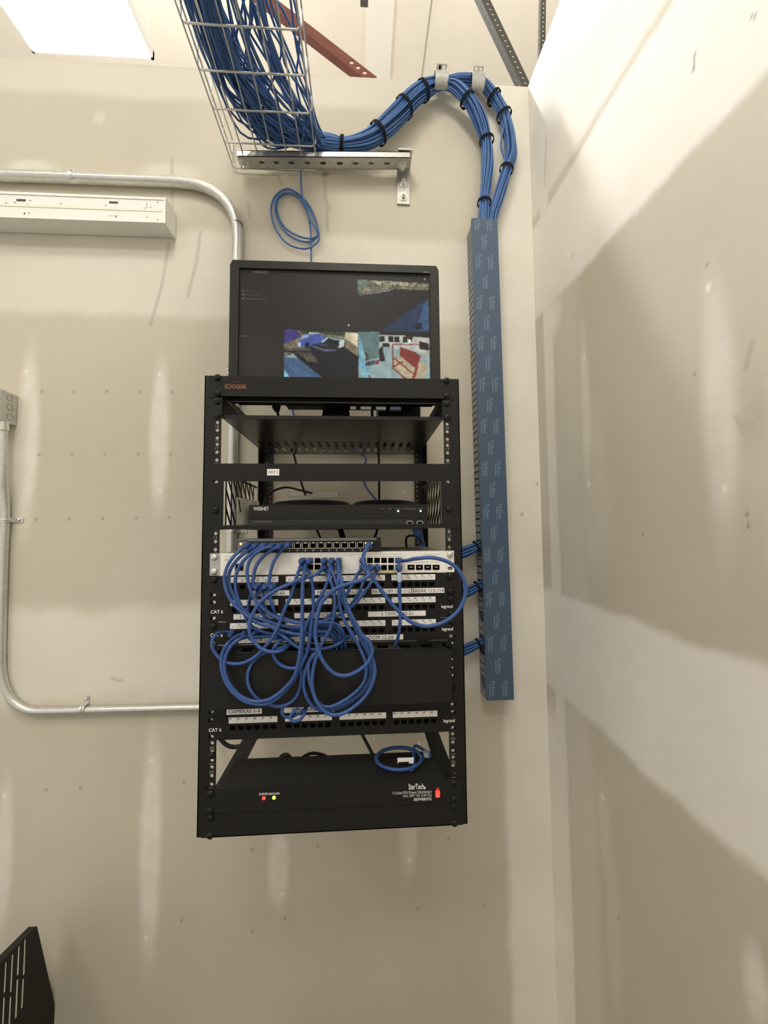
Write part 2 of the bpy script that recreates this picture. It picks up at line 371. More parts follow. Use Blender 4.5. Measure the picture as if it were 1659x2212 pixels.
# ------------------------------------------------------------------ server rack
XC = -.0556; XL, XRR = XC-.2325, XC+.2325              # hole columns
PO = .2585; PI_ = .2252                                  # post outer / inner half widths
rack = thing('server_rack', 'black open-frame equipment rack hung on the wall, holding switches and patch panels', 'rack', V(XC, 1.0, ub(1)))
YB = 1.242
holes_h = [ub(n)+U-e for n in range(1, 21) for e in (.00635, .022225, .0381)]
def post(side, front):
    x0, x1 = (XC-PO, XC-PI_) if side < 0 else (XC+PI_, XC+PO)
    xh = XL if side < 0 else XRR
    y = YF if front else YB-.002
    m = MB()
    for n in range(1, 21): m.plate(rect(x0, ub(n)+EZ, x1, ub(n+1)+EZ), [circle(xh, ub(n)+U-e+EZ, .0036, 10) for e in (.00635, .022225, .0381)], .002, FM(y))
    xo = x0 if side < 0 else x1-.002
    ya, yb = (y, y+.045) if front else (y-.045, y+.002)
    m.box(V(xo, ya, ub(1)), V(xo+.002, yb, ub(21)))
    o = m.build('front_post' if front else 'rear_post', BLK, rack)
    return o
fp = [post(-1, True), post(1, True)]; rp = [post(-1, False), post(1, False)]
for k, xh in ((0, XL), (1, XRR)):                         # printed unit numbers
    tx = MB()
    for n in range(1, 21): 
        tx.text('%02d' % n, V(xh, YF-.0004, ub(n)+U*.5+.0075), .0085)
        tx.box(V(xh-.005, YF-.0004, ub(n)-.0002), V(xh+.005, YF-.0001, ub(n)+.0004))
    tx.build('lettering', GINK, fp[k])
for s in (-1, 1):
    xa, xb = (XC-PO+.003, XC-PO+.040) if s < 0 else (XC+PO-.040, XC+PO-.003)
    for hb in (ub(1), ub(21)-.040):
        m = MB()
        zt = hb+.040 if hb < 0 else hb
        m.box(V(xa, YF+.004, zt-.001), V(xb, YB-.004, zt+.001)); xo = xa if s < 0 else xb-.002
        m.box(V(xo, YF+.004, hb), V(xo+.002, YB-.004, hb+.040)); m.build('side_rail', BLK, rack)
MB().box(V(XC-PI_, YB-.02, ub(1)), V(XC+PI_, YB-.016, ub(1)+.042)).box(V(XC-PI_, YB-.02, ub(21)-.042), V(XC+PI_, YB-.016, ub(21))).build('rear_crossbar', BLK, rack)
def screw_mesh(parent, x, h, y=YF, m=BLK2, r=.0068, name='screw'):
    q = MB().dome(V(x, y, h), (0, -1, 0), r, .0045, 14)
    q.box(V(x-.0026, y-.0050, h-.0006), V(x+.0026, y-.0040, h+.0006)).box(V(x-.0006, y-.0050, h-.0026), V(x+.0006, y-.0040, h+.0026))
    return q.build(name, m, parent, smooth=True)
def ears(outer_w=.2413): return XC-outer_w, XC+outer_w
# branded top bar and plain bottom bar belong to the rack
e0, e1 = ears(.249)
tb = MB().plate(rect(e0, ub(20)+EZ, e1, ub(21)+EZ-.001), [], .002, FM(YF-.002)).box(V(e0+.02, YF-.002, ub(20)), V(e1-.02, YF+.02, ub(20)+.002)).build('top_bar', BLK3, rack)
c = un(509, 835, Y=YF-.0028); lg = MB().text('ECHOGEAR', c, .0125, width=.042, bold=True)
lg.tube([c+Vector((.002+.005*math.cos(a), -.0003, .0075+.0022*math.sin(a))) for a in (0.3, .9, 1.57, 2.2, 2.8)], .0005, 4)
lg.build('lettering', ORNG, tb)
bb = MB().plate(rect(e0, ub(1)+EZ, e1, ub(2)+EZ-.001), [], .002, FM(YF-.002)).box(V(e0+.02, YF-.002, ub(1)), V(e1-.02, YF+.02, ub(1)+.002)).build('bottom_bar', BLK3, rack)
for x in (XL, XRR):
    for h in (ub(21)-.0045, ub(20)+.0075): screw_mesh(rack, x, h, YF-.002)
    for h in (ub(1)+.0045, ub(2)-.0075): screw_mesh(rack, x, h, YF-.002)
screw_mesh(rack, XL, ub(4)+.016, YF)
for s in (-1, 1):                                          # angle brackets under the top shelf at the rear posts
    x = XC+s*(PI_+.012)
    MB().prism([(0, 0), (.045, 0), (.045, .01), (.01, .035), (0, .035)], lambda a, b: V(x-s*a, YB-.05, .19+b), lambda a, b: V(x-s*a, YB-.046, .19+b)).dome(V(x-s*.012, YB-.05, .205), (0, -1, 0), .006, .004).build('rear_bracket', BLK, rack)

# ------------------------------------------------------------------ vented shelf carrying the monitor
sh = thing('rack_shelf', 'black vented shelf under the monitor, slotted across its rear half', 'shelf', V(XC, .97, ub(19)))
SF, SB = .790, 1.145
xs0, xs1 = XC-.223, XC+.223
hl = []
for row, (ya, yb) in enumerate(((.985, 1.045), (1.06, 1.115))):
    for i in range(20):
        x = xs0+.022+i*(xs1-xs0-.044)/19; hl.append(slot(x, (ya+yb)/2, .0085, yb-ya))
Mh = Matrix(((1, 0, 0, 0), (0, 1, 0, 0), (0, 0, 1, ub(19)+.004+EZ), (0, 0, 0, 1)))
MB().plate(rect(xs0, SF+.004, xs1, SB), hl, .0015, Mh).build('deck', mat('satin_black_deck', (.020, .018, .015), .22, bump=.05, bscale=500), sh)
MB().box(V(xs0+.001, SF+.001, ub(19)+.002), V(xs1-.001, SF+.005, ub(19)+.0095)).build('front_lip', BLK, sh)
for s in (-1, 1):
    x = xs0 if s < 0 else xs1
    MB().prism([(SF, 0), (SB, 0), (SB, .012), (SF+.06, .040), (SF, .040)], lambda a, b: V(x-.001, a, ub(19)+.003+b), lambda a, b: V(x+.001, a, ub(19)+.003+b)).build('side_flange', BLK, sh)
    xa, xb = (e0+.0095, xs0) if s < 0 else (xs1, e1-.0095)
    MB().box(V(xa, YF-.002, ub(19)+.0005), V(xb, YF, ub(20)-.001)).build('ear', BLK, sh)
    for h in (ub(20)-.0085, ub(19)+.0065): screw_mesh(sh, XL if s < 0 else XRR, h, YF-.002)

# ------------------------------------------------------------------ monitor
YM = .92
tl = un(498, 560, Y=YM); tr = un(947, 579, Y=YM)
mx0, mx1 = tl.x, tr.x; mz1 = (tl.z+tr.z)/2; mz0 = .312+EZ
mon = thing('monitor', 'black flat monitor on the top shelf showing four camera views', 'monitor', Vector(((mx0+mx1)/2, YM+.03, mz0)))
a = un(517, 579, Y=YM); b = un(928, 594, Y=YM); sx0, sx1 = a.x, b.x; sz1 = (a.z+b.z)/2+.001; sz0 = sz1-(sx1-sx0)/1.6
bev = .012
bz = MB()
oc = [(mx0+.006, mz0), (mx1-.006, mz0), (mx1, mz0+.006), (mx1, mz1-bev), (mx1-.006, mz1), (mx0+.006, mz1), (mx0, mz1-bev), (mx0, mz0+.006)]
bz.plate(oc, [rect(sx0, sz0, sx1, sz1)], .012, FM(YM-.003)); bz.build('bezel', mat('charcoal_bezel', (.020, .019, .017), .45), mon)
MB().box((mx0+.01, YM+.009, mz0+.005), (mx1-.01, YM+.034, mz1-.005), .006).box((mx0+.09, YM+.034, mz0+.03), (mx1-.09, YM+.055, mz1-.07), .01).build('back_cover', BLK2, mon)
# the picture on the screen
GW, GH = 400, 250
img = np.zeros((GH, GW, 3)); yy, xx = np.mgrid[0:GH, 0:GW]; uu = (xx+.5)/GW; vv = (yy+.5)/GH; u_true, v_true = uu, vv
sr = lambda r, g, b_: np.array([((q/255)/12.92 if q/255 < .04045 else ((q/255+.055)/1.055)**2.4) for q in (r, g, b_)])
img[:] = sr(50, 47, 42)*.5; nz = noise2(uu, vv, 21, 3)
img *= (1+.35*np.exp(-((uu-.12)**2/.012+(vv-.75)**2/.05)))[..., None]
GR = sum(np.kron(rng.standard_normal((GH//k_+1, GW//k_+1)), np.ones((k_, k_)))[:GH, :GW] for k_ in (2, 3, 6, 11))/2
def poly(ps, colr, tile=None, jit=0.):
    u, v = uu, vv
    if tile: u = (uw-tile[0])/(tile[2]-tile[0]); v = (vw-tile[1])/(tile[3]-tile[1])
    ins = np.zeros(u.shape, bool); n = len(ps); j = n-1
    for i in range(n):
        xi, yi = ps[i]; xj, yj = ps[j]
        cnd = ((yi > v) != (yj > v)) & (u < (xj-xi)*(v-yi)/(yj-yi+1e-12)+xi); ins ^= cnd; j = i
    if tile: ins &= (uu >= tile[0]) & (uu < tile[2]) & (vv >= tile[1]) & (vv < tile[3])
    c_ = sr(*colr)
    img[ins] = c_*(1+jit*1.1*np.clip(GR[ins], -1.6, 1.6)[:, None]) if jit else c_
def pz(ps, col_, tile, x0, y0, x1, y1, jit=0.): poly([((p[0]-x0)/(x1-x0), (p[1]-y0)/(y1-y0)) for p in ps], col_, tile, jit)
uw, vw = uu+.004*noise2(uu, vv, 31, 9.), vv+.006*noise2(uu, vv, 32, 9.)
TR = (.615, .062, .995, .505); BLt = (.231, .508, .615, .935); BR = (.617, .515, .995, .935)
F_ = [(0, 0), (1, 0), (1, 1), (0, 1)]
poly(F_, (36, 33, 31), TR)                                   # top right: dark yard with a strip of scrub on top
poly([(0, 0), (1, .05), (1, .16), (.55, .16), (.25, .20), (0, .28)], (120, 112, 84), TR, .45); poly([(.15, 0), (1, .03), (1, .09), (.3, .08)], (160, 155, 120), TR, .5)
poly([(0, .02), (.2, .02), (.03, .22), (0, .24)], (110, 132, 112), TR, .3)
for k in range(9): poly([(.02+k*.05, .30-k*.012), (.12+k*.05, .24-k*.012), (.13+k*.05, .25-k*.012), (.03+k*.05, .315-k*.012)], (120, 124, 122), TR, .2)
poly([(.95, .36), (1, .34), (1, 1), (.32, 1)], (30, 52, 88), TR, .12); poly([(.93, .44), (1, .36), (1, .98), (.82, .98)], (44, 88, 132), TR, .12); poly([(.80, .86), (.9, .80), (.9, .95), (.8, .97)], (18, 28, 48), TR)
b0 = (60, 70, 825, 560)                                       # bottom left: two parked trucks (drawn in a 765 x 490 frame)
def B(ps, c_, j=0.): pz(ps, c_, BLt, *b0, j)
B([(60, 70), (825, 70), (825, 560), (60, 560)], (24, 25, 32)); B([(60, 70), (825, 90), (825, 330), (700, 240), (500, 160), (60, 330)], (128, 118, 88), .25)
B([(230, 75), (700, 85), (700, 130), (480, 110), (240, 110)], (60, 70, 48), .5); B([(695, 90), (825, 92), (825, 230), (690, 150)], (232, 214, 168), .15)
B([(60, 70), (195, 75), (235, 135), (60, 215)], (58, 48, 132)); B([(60, 250), (330, 250), (350, 300), (410, 390), (300, 380), (200, 300), (60, 300)], (86, 80, 66), .3); B([(60, 270), (340, 280), (345, 300), (60, 290)], (34, 34, 34))
B([(240, 130), (330, 100), (430, 100), (450, 125), (490, 150), (480, 200), (350, 215), (330, 245), (215, 240), (205, 190), (240, 170)], (58, 84, 176), .15)
B([(240, 130), (320, 112), (310, 145), (240, 160)], (150, 180, 210)); B([(320, 95), (430, 96), (430, 108), (320, 112)], (210, 212, 190), .2); B([(270, 215), (290, 190), (320, 200), (325, 255), (275, 250)], (24, 20, 30)); B([(205, 195), (232, 200), (230, 245), (208, 240)], (200, 215, 215), .2)
B([(350, 210), (460, 190), (510, 145), (620, 150), (700, 170), (690, 230), (610, 260), (540, 340), (400, 345), (345, 320), (340, 250)], (30, 27, 44)); B([(470, 180), (510, 145), (640, 155), (620, 215), (500, 185)], (16, 18, 24))
B([(440, 185), (505, 140), (515, 150), (455, 192)], (150, 205, 225)); B([(515, 142), (650, 160), (690, 165), (690, 178), (640, 172), (520, 152)], (128, 190, 190)); B([(640, 175), (690, 170), (680, 225), (625, 240)], (205, 215, 205), .2)
B([(355, 222), (480, 262), (600, 262), (590, 272), (480, 275), (360, 235)], (110, 120, 165)); B([(380, 200), (500, 215), (520, 225), (400, 212)], (70, 76, 120))
B([(60, 330), (150, 305), (480, 560), (60, 560)], (58, 100, 142), .08); B([(75, 345), (150, 305), (190, 350), (120, 350)], (170, 180, 160)); B([(60, 460), (130, 560), (60, 560)], (120, 205, 235))
b1 = (828, 95, 1585, 575)                                     # bottom right: workshop with a red cart
def D(ps, c_, j=0.): pz(ps, c_, BR, *b1, j)
D([(828, 95), (1585, 95), (1585, 575), (828, 575)], (150, 180, 180), .04); D([(1045, 120), (1585, 130), (1585, 300), (1045, 230)], (198, 200, 185), .06)
D([(828, 95), (880, 95), (1050, 100), (1045, 350), (905, 385), (870, 300)], (94, 128, 124)); D([(828, 130), (870, 200), (905, 385), (970, 575), (905, 575), (828, 440)], (112, 178, 198), .18)
D([(1050, 95), (1585, 95), (1585, 145), (1300, 125), (1050, 125)], (30, 30, 34))
for x in (1050, 1145, 1210, 1300): D([(x, 138), (x+55, 135), (x+55, 190), (x, 195)], (32, 28, 30))
D([(1475, 180), (1580, 200), (1580, 270), (1470, 250)], (40, 34, 36)); D([(1080, 205), (1160, 208), (1160, 240), (1085, 245)], (38, 40, 42)); D([(1050, 250), (1090, 240), (1105, 385), (1045, 385)], (34, 30, 30)); D([(890, 295), (920, 300), (935, 375), (905, 385)], (86, 62, 52))
D([(1000, 385), (1045, 370), (1045, 410), (1005, 418)], (150, 30, 34)); D([(905, 395), (1000, 375), (1000, 415), (905, 435)], (60, 74, 78), .4)
D([(1185, 330), (1300, 330), (1580, 400), (1500, 575), (1330, 570), (1190, 460)], (196, 180, 140), .12)
D([(1270, 235), (1440, 290), (1470, 330), (1420, 440), (1270, 330)], (142, 42, 32))
for q in ([(1183, 205), (1200, 205), (1200, 460), (1183, 460)], [(1183, 205), (1480, 205), (1480, 216), (1183, 216)], [(1183, 455), (1205, 455), (1380, 575), (1340, 575)], [(1190, 430), (1300, 380), (1310, 390), (1200, 445)], [(1200, 340), (1420, 500), (1415, 515), (1195, 355)], [(1460, 310), (1490, 320), (1420, 560), (1390, 560)]): D(q, (150, 48, 38))
D([(1480, 340), (1580, 270), (1580, 285), (1490, 355)], (190, 150, 120)); D([(1330, 120), (1420, 125), (1400, 190), (1350, 170)], (60, 40, 36)); D([(1355, 165), (1385, 168), (1385, 192), (1360, 195)], (250, 250, 240)); D([(930, 520), (950, 520), (970, 575), (935, 575)], (120, 60, 50))
for k in range(3): poly([(.012, .175+.035*k), (.024, .175+.035*k), (.024, .19+.035*k), (.012, .19+.035*k)], (95, 72, 70)); poly([(.03, .18+.035*k), (.08+.03*k, .18+.035*k), (.08+.03*k, .186+.035*k), (.03, .186+.035*k)], (68, 64, 60))
poly([(.563, .455), (.571, .458), (.566, .47)], (230, 230, 230)); poly([(.972, .035), (.978, .035), (.978, .045), (.972, .045)], (210, 210, 200)); poly([(.012, .57), (.04, .57), (.04, .575), (.012, .575)], (80, 78, 74))
for tl_ in (TR, BLt, BR):                                     # coarse mottling of the camera pictures, slight softening
    ins = (uu >= tl_[0]) & (uu < tl_[2]) & (vv >= tl_[1]) & (vv < tl_[3]); g_ = img.mean(-1, keepdims=True); w_ = ins[..., None]
    img = np.where(w_, (g_+(img-g_)*.80)*.72*(1+.30*noise2(uu*1.6, vv, 33, 14.)[..., None]), img)
img = np.clip(img, 0, 1); k_ = img.copy()
for ax_ in (0, 1): k_ = .5*k_+.25*np.roll(k_, 1, ax_)+.25*np.roll(k_, -1, ax_)
img = k_
xs = np.linspace(sx0, sx1, GW+1); zs = np.linspace(sz1, sz0, GH+1); A, Bz = np.meshgrid(xs, zs)
org = ORG[mon.name]; co = np.stack([A-org.x, np.full_like(A, YM+.004-org.y), Bz-org.z], -1).reshape(-1, 3); idx = np.arange((GW+1)*(GH+1)).reshape(GH+1, GW+1)
q = np.stack([idx[1:, :-1].ravel(), idx[1:, 1:].ravel(), idx[:-1, 1:].ravel(), idx[:-1, :-1].ravel()], 1)
me = bpy.data.meshes.new('screen'); me.vertices.add(len(co)); me.vertices.foreach_set('co', co.ravel()); me.loops.add(q.size); me.loops.foreach_set('vertex_index', q.ravel())
me.polygons.add(len(q)); me.polygons.foreach_set('loop_start', np.arange(len(q))*4); me.update()
ca = me.attributes.new('picture', 'FLOAT_COLOR', 'CORNER'); ca.data.foreach_set('color', np.repeat(np.concatenate([np.clip(img.reshape(-1, 3), 0, 1), np.ones((GW*GH, 1))], 1), 4, 0).astype(np.float32).ravel())
m = bpy.data.materials.new('lit_screen'); m.use_nodes = True; nt = m.node_tree; b = nt.nodes['Principled BSDF']; at = nt.nodes.new('ShaderNodeAttribute'); at.attribute_name = 'picture'
nt.links.new(at.outputs['Color'], b.inputs['Emission Color']); b.inputs['Emission Strength'].default_value = 1.; b.inputs['Base Color'].default_value = (.008, .008, .008, 1); b.inputs['Roughness'].default_value = .45; b.inputs['Specular IOR Level'].default_value = .2
me.materials.append(m); so = bpy.data.objects.new('screen', me); COL.objects.link(so); so.parent = mon
c = un(562, 588, Y=YM+.003); MB().text('WISENET', c, .0095, width=.040).build('lettering', GINK, so)
c = un(921, 588, Y=YM-.0034); MB().text('VIEWSYNC', c, .0055, width=.016).build('lettering', GINK, mon)
nk = MB(); a = un(695, 880, Y=.99); b = un(757, 882, Y=.99)
nk.prism([(a.x, .238), (b.x, .238), (b.x-.001, .262), (b.x+.001, .285), (b.x-.005, .33), (a.x+.005, .33), (a.x-.001, .285), (a.x+.001, .262)], lambda p, q_: V(p, .985, q_), lambda p, q_: V(p, 1.02, q_))
nk.build('neck', BLK2, mon); nb = MB(); nb.tube([V((a.x+b.x)/2, 1.0, ub(19)+.0045), V((a.x+b.x)/2, 1.0, ub(19)+.010)], [.095, .09], 28); nb.build('base', BLK2, mon, smooth=True)
hub = MB().box((mx0+.13, YM+.02, mz0-.0), (mx1-.06, YM+.05, mz0+.02)).build('socket_rail', BLK2, mon)
for x0, x1, m_ in ((757, 769, WHT), (779, 801, WHT), (812, 833, WHT), (842, 865, mat('violet_plug', (.36, .38, .60), .5))):
    a = un(x0, 869, Y=YM+.021); b = un(x1, 872, Y=YM+.021); MB().box((a.x, YM+.010, mz0-.010), (b.x, YM+.022, mz0-.003)).build('socket_label', m_, mon)

def cord(name, label, cat, pts, r, m=CORD, group=None, n=8, sides=8):
    o = MB().tube(cr(pts, n), r, sides).build(name, m, smooth=True); return props(o, label, cat, group)
# power lead with its plug under the monitor
t = thing('power_lead', 'black power lead with moulded plug hanging under the monitor', 'cord', un(598, 890, Y=.97))
MB().tube([un(597, 862, Y=.97), un(597, 880, Y=.97), un(599, 889, Y=.97)], [.011, .011, .006], 10).build('plug', BLK2, t, smooth=True)
MB().tube(cr([un(599, 888, Y=.97), un(602, 900, Y=.975), un(610, 925, Y=1.05), un(632, 975, Y=1.16), un(640, 1003, Y=1.17), un(650, 1040, Y=1.17), un(660, 1070, Y=1.17)]), .0032, 8).build('lead', CORD, t, smooth=True)
cord('video_cable', 'black video cable dropping from monitor to behind the recorder', 'cord', [un(806, 868, Y=.965), un(804, 898, Y=1.0), un(812, 940, Y=1.13), un(818, 985, Y=1.17), un(819, 1040, Y=1.17), un(819, 1085, Y=1.15)], .0035)
cord('data_cable', 'single blue cable curving down behind the drawer towards the recorder', 'cable', [un(630, 866, Y=1.23), un(640, 905, Y=1.23), un(700, 950, Y=1.232), un(786, 985, Y=1.225), un(782, 1015, Y=1.21), un(790, 1050, Y=1.20), un(812, 1080, Y=1.17)], .003, BLUE)
sp = thing('speaker_box', 'small black perforated box on the top shelf behind the monitor', 'speaker', V(.10, 1.06, ub(19)+.0045))
a = un(815, 900, Y=1.03); b = un(909, 900, Y=1.03)
MB().box((a.x, 1.03, ub(19)+.0045+EZ), (b.x, 1.10, .395+EZ), .008).build('case', BLK, sp)
g = MB()
for i in range(12):
    for j in range(7): p = V(a.x+.028+i*.0068, 1.0295, .318+j*.0085); g.cyl(p, p+Vector((0, .0006, 0)), .0014, 6)
g.build('grille', VOID, sp)

# ------------------------------------------------------------------ drawer frame with the recorder
dr = thing('recorder_tray', 'black open-fronted drawer frame with lattice sides below the top shelf', 'drawer', V(XC, .95, ub(14)))
h0_, h1_ = ub(14), ub(17)
def earslots(hs, w=.0105): return [slot(x+(-.001 if x < 0 else .001), h+EZ, w, .0068) for x in (XL, XRR) for h in hs]
fo = rect(e0+.0015, h0_+EZ+.001, e1-.0015, h1_+EZ-.001)
MB().plate(fo, [rect(XC-.218, h0_+.0098+EZ, XC+.217, h1_-.0365+EZ)]+earslots([ub(16)+.0075]), .002, FM(YF-.002)).build('front_frame', BLK3, dr)
for x in (XL, XRR): screw_mesh(dr, x, ub(15)-.005, YF-.002)
MB().box(V(XC-.218, YF, h0_+.003), V(XC+.218, 1.12, h0_+.005)).build('floor_plate', BLK, dr)
for s in (-1, 1):
    x = XC+s*.2175; sd = MB(); yk = np.arange(.80, 1.03, .033)
    for y in yk: sd.bar(V(x, y, h0_+.005), V(x, y, h1_-.02), .004, .0015, (0, 1, 0))
    for y in yk[:-1]: 
        for hh in (h0_+.008, h0_+.045, h0_+.082): sd.bar(V(x, y+.033, hh), V(x, y, hh+.037), .005, .0015, (0, 1, 0))
    sd.bar(V(x, .79, h1_-.02), V(x, 1.03, h1_-.02), .005, .0015, (0, 0, 1)); sd.build('lattice_side', BLK, dr)
lb = MB(); a = un(577, 1013, Y=YF-.0025); b = un(603, 1027, Y=YF-.0025); lb.box((a.x, YF-.0026, b.z), (b.x, YF-.002, a.z)); lo = lb.build('label_tape', PAPER, dr)
MB().text('INPUT 3', ((a.x+b.x)/2, YF-.0029, (a.z+b.z)/2), .0075, width=.018).build('lettering', INK, lo)
rec = thing('video_recorder', 'black network video recorder with two cyan lamps, sitting in the drawer', 'recorder', V(XC, .95, h0_+.005))
YR = .825; a = un(538, 1091, Y=YR); b = un(924, 1093, Y=YR); rt = a.z; rbm = h0_+.006+EZ
rc = MB().box((a.x, YR, rbm+.016), (b.x, YR+.28, rt), .0012).build('case', mat('recorder_case', (.017, .0155, .0145), .5), rec)
st = MB().box((a.x+.001, YR+.0015, rbm), (b.x-.001, YR+.27, rbm+.016)).build('gloss_strip', GLOSS, rec)
MB().text('WISENET', un(564, 1099, Y=YR-.0004), .0105, width=.031, bold=True).build('lettering', WINK, rc)
MB().text('NETWORK VIDEO RECORDER', un(567, 1127, Y=YR+.001), .004, width=.038).build('lettering', GINK, st)
tt = MB()
for x, s_ in ((827, 'REC'), (843, 'HDD'), (859, 'ALARM'), (876, 'NETWORK'), (892, 'BACKUP'), (908, 'POWER')): tt.text(s_, un(x, 1099, Y=YR-.0004), .0034, width=.0022*len(s_))
tt.build('lettering', GINK, rc)
for x in (860, 908.5): p = un(x, 1104, Y=YR); MB().cyl(p+Vector((0, -.001, 0)), p, .0021, 12).build('lamp', CYNL, rec)
for x in (885, 907):
    p = un(x, 1129, Y=YR-.0005); f = MB().plate(slot(p.x, p.z, .0145, .0075), [slot(p.x, p.z, .0120, .0052)], .002, FM(YR-.001)).build('usb_socket', ZINC, rec)
    MB().box((p.x-.005, YR, p.z-.0015), (p.x+.005, YR+.0012, p.z+.0015)).build('tongue', VOID, f)
for k, (x0, x1) in enumerate(((586, 760), (760, 900))):
    a = un(x0, 1090, Y=1.13); b = un(x1, 1090, Y=1.13); cx = (a.x+b.x)/2; r = (b.x-a.x)/2; q = MB(); hb = ub(14)+.0055
    q.tube([V(cx, 1.13, h0_+.055), V(cx, 1.13, .085), V(cx, 1.13, .0935), V(cx, 1.13, .098), V(cx, 1.13, .0995)], [r*.98, r, r*.88, r*.6, r*.2], 36)
    o = q.build('round_cover', BLK2, smooth=True)
    o.scale = (1, .5, 1); props(o, ('black low domed cover behind the recorder, on its left half', 'black low domed cover behind the recorder, on its right half')[k], 'cover', 'domed covers behind the recorder')
sl = MB(); a = un(511, 1074, Y=.815); b = un(560, 1083, Y=.90); a2 = un(511, 1134, Y=.815)
sl.add([(a.x, .815, a2.z-.002), (b.x, .90, a2.z-.002), (b.x, .90, b.z), (a.x, .815, a.z), (a.x-.001, .817, a2.z-.002), (b.x-.001, .902, a2.z-.002), (b.x-.001, .902, b.z), (a.x-.001, .817, a.z)], [(0, 1, 2, 3), (7, 6, 5, 4), (0, 3, 7, 4), (1, 5, 6, 2), (3, 2, 6, 7), (0, 4, 5, 1)])
sv = thing('card_sleeve', 'brushed grey plastic sleeve standing left of the recorder in the drawer', 'sleeve', Vector((a.x, .82, a2.z)))
sl.build('sleeve', FROST, sv); p = un(517, 1092, Y=.822); MB().bar(p+Vector((-.001, 0, .012)), p+Vector((.002, .003, -.013)), .003, .0015, (0, 1, 0)).build('slit', VOID, sv)
cord('antenna_lead', 'thin black lead arching over the left end of the recorder', 'cord', [un(568, 1095, Y=.93), un(574, 1078, Y=.98), un(592, 1060, Y=1.05), un(618, 1053, Y=1.1), un(645, 1058, Y=1.12), un(675, 1066, Y=1.13)], .0028)
o = MB().box(un(622, 1062, Y=1.20), un(732, 1074, Y=1.21), .002).build('plastic_strip', CLEAR); props(o, 'clear plastic strip lying behind the recorder against the wall', 'strip')

# ------------------------------------------------------------------ ports and plugs
def cup(x, z, y, w, hgt, dep=.009, key=-1):                 # recessed jack opening, key side down (-1) or up (+1)
    m = MB(); x0, x1, z0, z1 = x-w/2, x+w/2, z-hgt/2, z+hgt/2
    quads(m, [(x0, y, z0), (x0, y, z1), (x0, y+dep, z1), (x0, y+dep, z0)], [(x1, y, z1), (x1, y, z0), (x1, y+dep, z0), (x1, y+dep, z1)], [(x0, y, z1), (x1, y, z1), (x1, y+dep, z1), (x0, y+dep, z1)], [(x1, y, z0), (x0, y, z0), (x0, y+dep, z0), (x1, y+dep, z0)], [(x0, y+dep, z0), (x0, y+dep, z1), (x1, y+dep, z1), (x1, y+dep, z0)])
    zk = z0 if key < 0 else z1
    for s in (-1, 1):
        xa = x+s*w/2; m.box((xa, y-.0002, zk), (xa-s*w*.27, y+dep*.8, zk-key*hgt*.22))
        xb = xa-s*w*.27; m.box((xb, y-.0002, zk), (xb-s*w*.08, y+dep*.8, zk-key*hgt*.11))
    return m
# ------------------------------------------------------------------ small switch on top
ns = thing('small_switch', 'slim black sixteen-port switch lying on the white switch', 'switch', V(-.10, .84, ub(13)+.0))
nx0, nx1 = -.243, .0375; nz0, nz1 = ub(13)+.0012, ub(13)+.0272; YN = .780
px16 = [450+(395+74.3*i)/4.366 for i in range(16)]
pxs = [un(p, 1179, Y=YN).x for p in px16]; pz_ = un(660, 1178, Y=YN).z
MB().plate(rect(nx0, nz0+EZ, nx1-.009, nz1+EZ-.004), [rect(x-.0056, pz_-.0052, x+.0056, pz_+.0052) for x in pxs], .0015, FM(YN)).build('front_panel', BLK2, ns)
MB().box(V(nx0, YN-.0003, nz1-.005), V(nx1-.009, YN+.001, nz1)).box(V(nx0, YN-.0003, nz0+.001), V(nx0+.020, YN+.001, nz1-.004)).build('grey_fascia', GREY, ns)
MB().box(V(nx0, YN+.0105, nz0), V(nx1, YN+.10, nz1)).box(V(nx1-.009, YN, nz0), V(nx1, YN+.012, nz1)).build('case', BLK, ns)
MB().text('NETGEAR', V(nx0+.014, YN-.0006, nz1-.0028), .003, width=.016).text('ProSAFE GS116E', V(nx1-.027, YN-.0006, nz1-.0028), .003, width=.03).build('lettering', INK, ns)
for i, x in enumerate(pxs):
    o = cup(x, pz_, YN, .0112, .0104, key=1).build('port', VOID, ns)
    fr = MB()
    fr.box((x-.0066, YN-.0004, pz_-.0062), (x-.0056, YN, pz_+.0052)).box((x+.0056, YN-.0004, pz_-.0062), (x+.0066, YN, pz_+.0052)).box((x-.0066, YN-.0004, pz_-.0066), (x+.0066, YN, pz_-.0056)).box((x-.003, YN-.0004, pz_+.004), (x+.003, YN, pz_+.0056))
    fr.build('port_frame', SILV, o)
dd = MB()
for x in pxs[5:]: dd.cyl((x, YN-.0006, nz0+.0018+EZ), (x, YN, nz0+.0018+EZ), .0011, 8)
dd.build('indicator_row', WINK, ns)
for p_, m_, rr in ((un(520.5, 1175, Y=YN), YLWL, .0022), (un(790.5, 1173, Y=YN), YLWL, .002), (un(802.5, 1173, Y=YN), YLWL, .002)): MB().cyl(p_+Vector((0, -.001, 0)), p_, rr, 10).build('lamp', m_, ns)

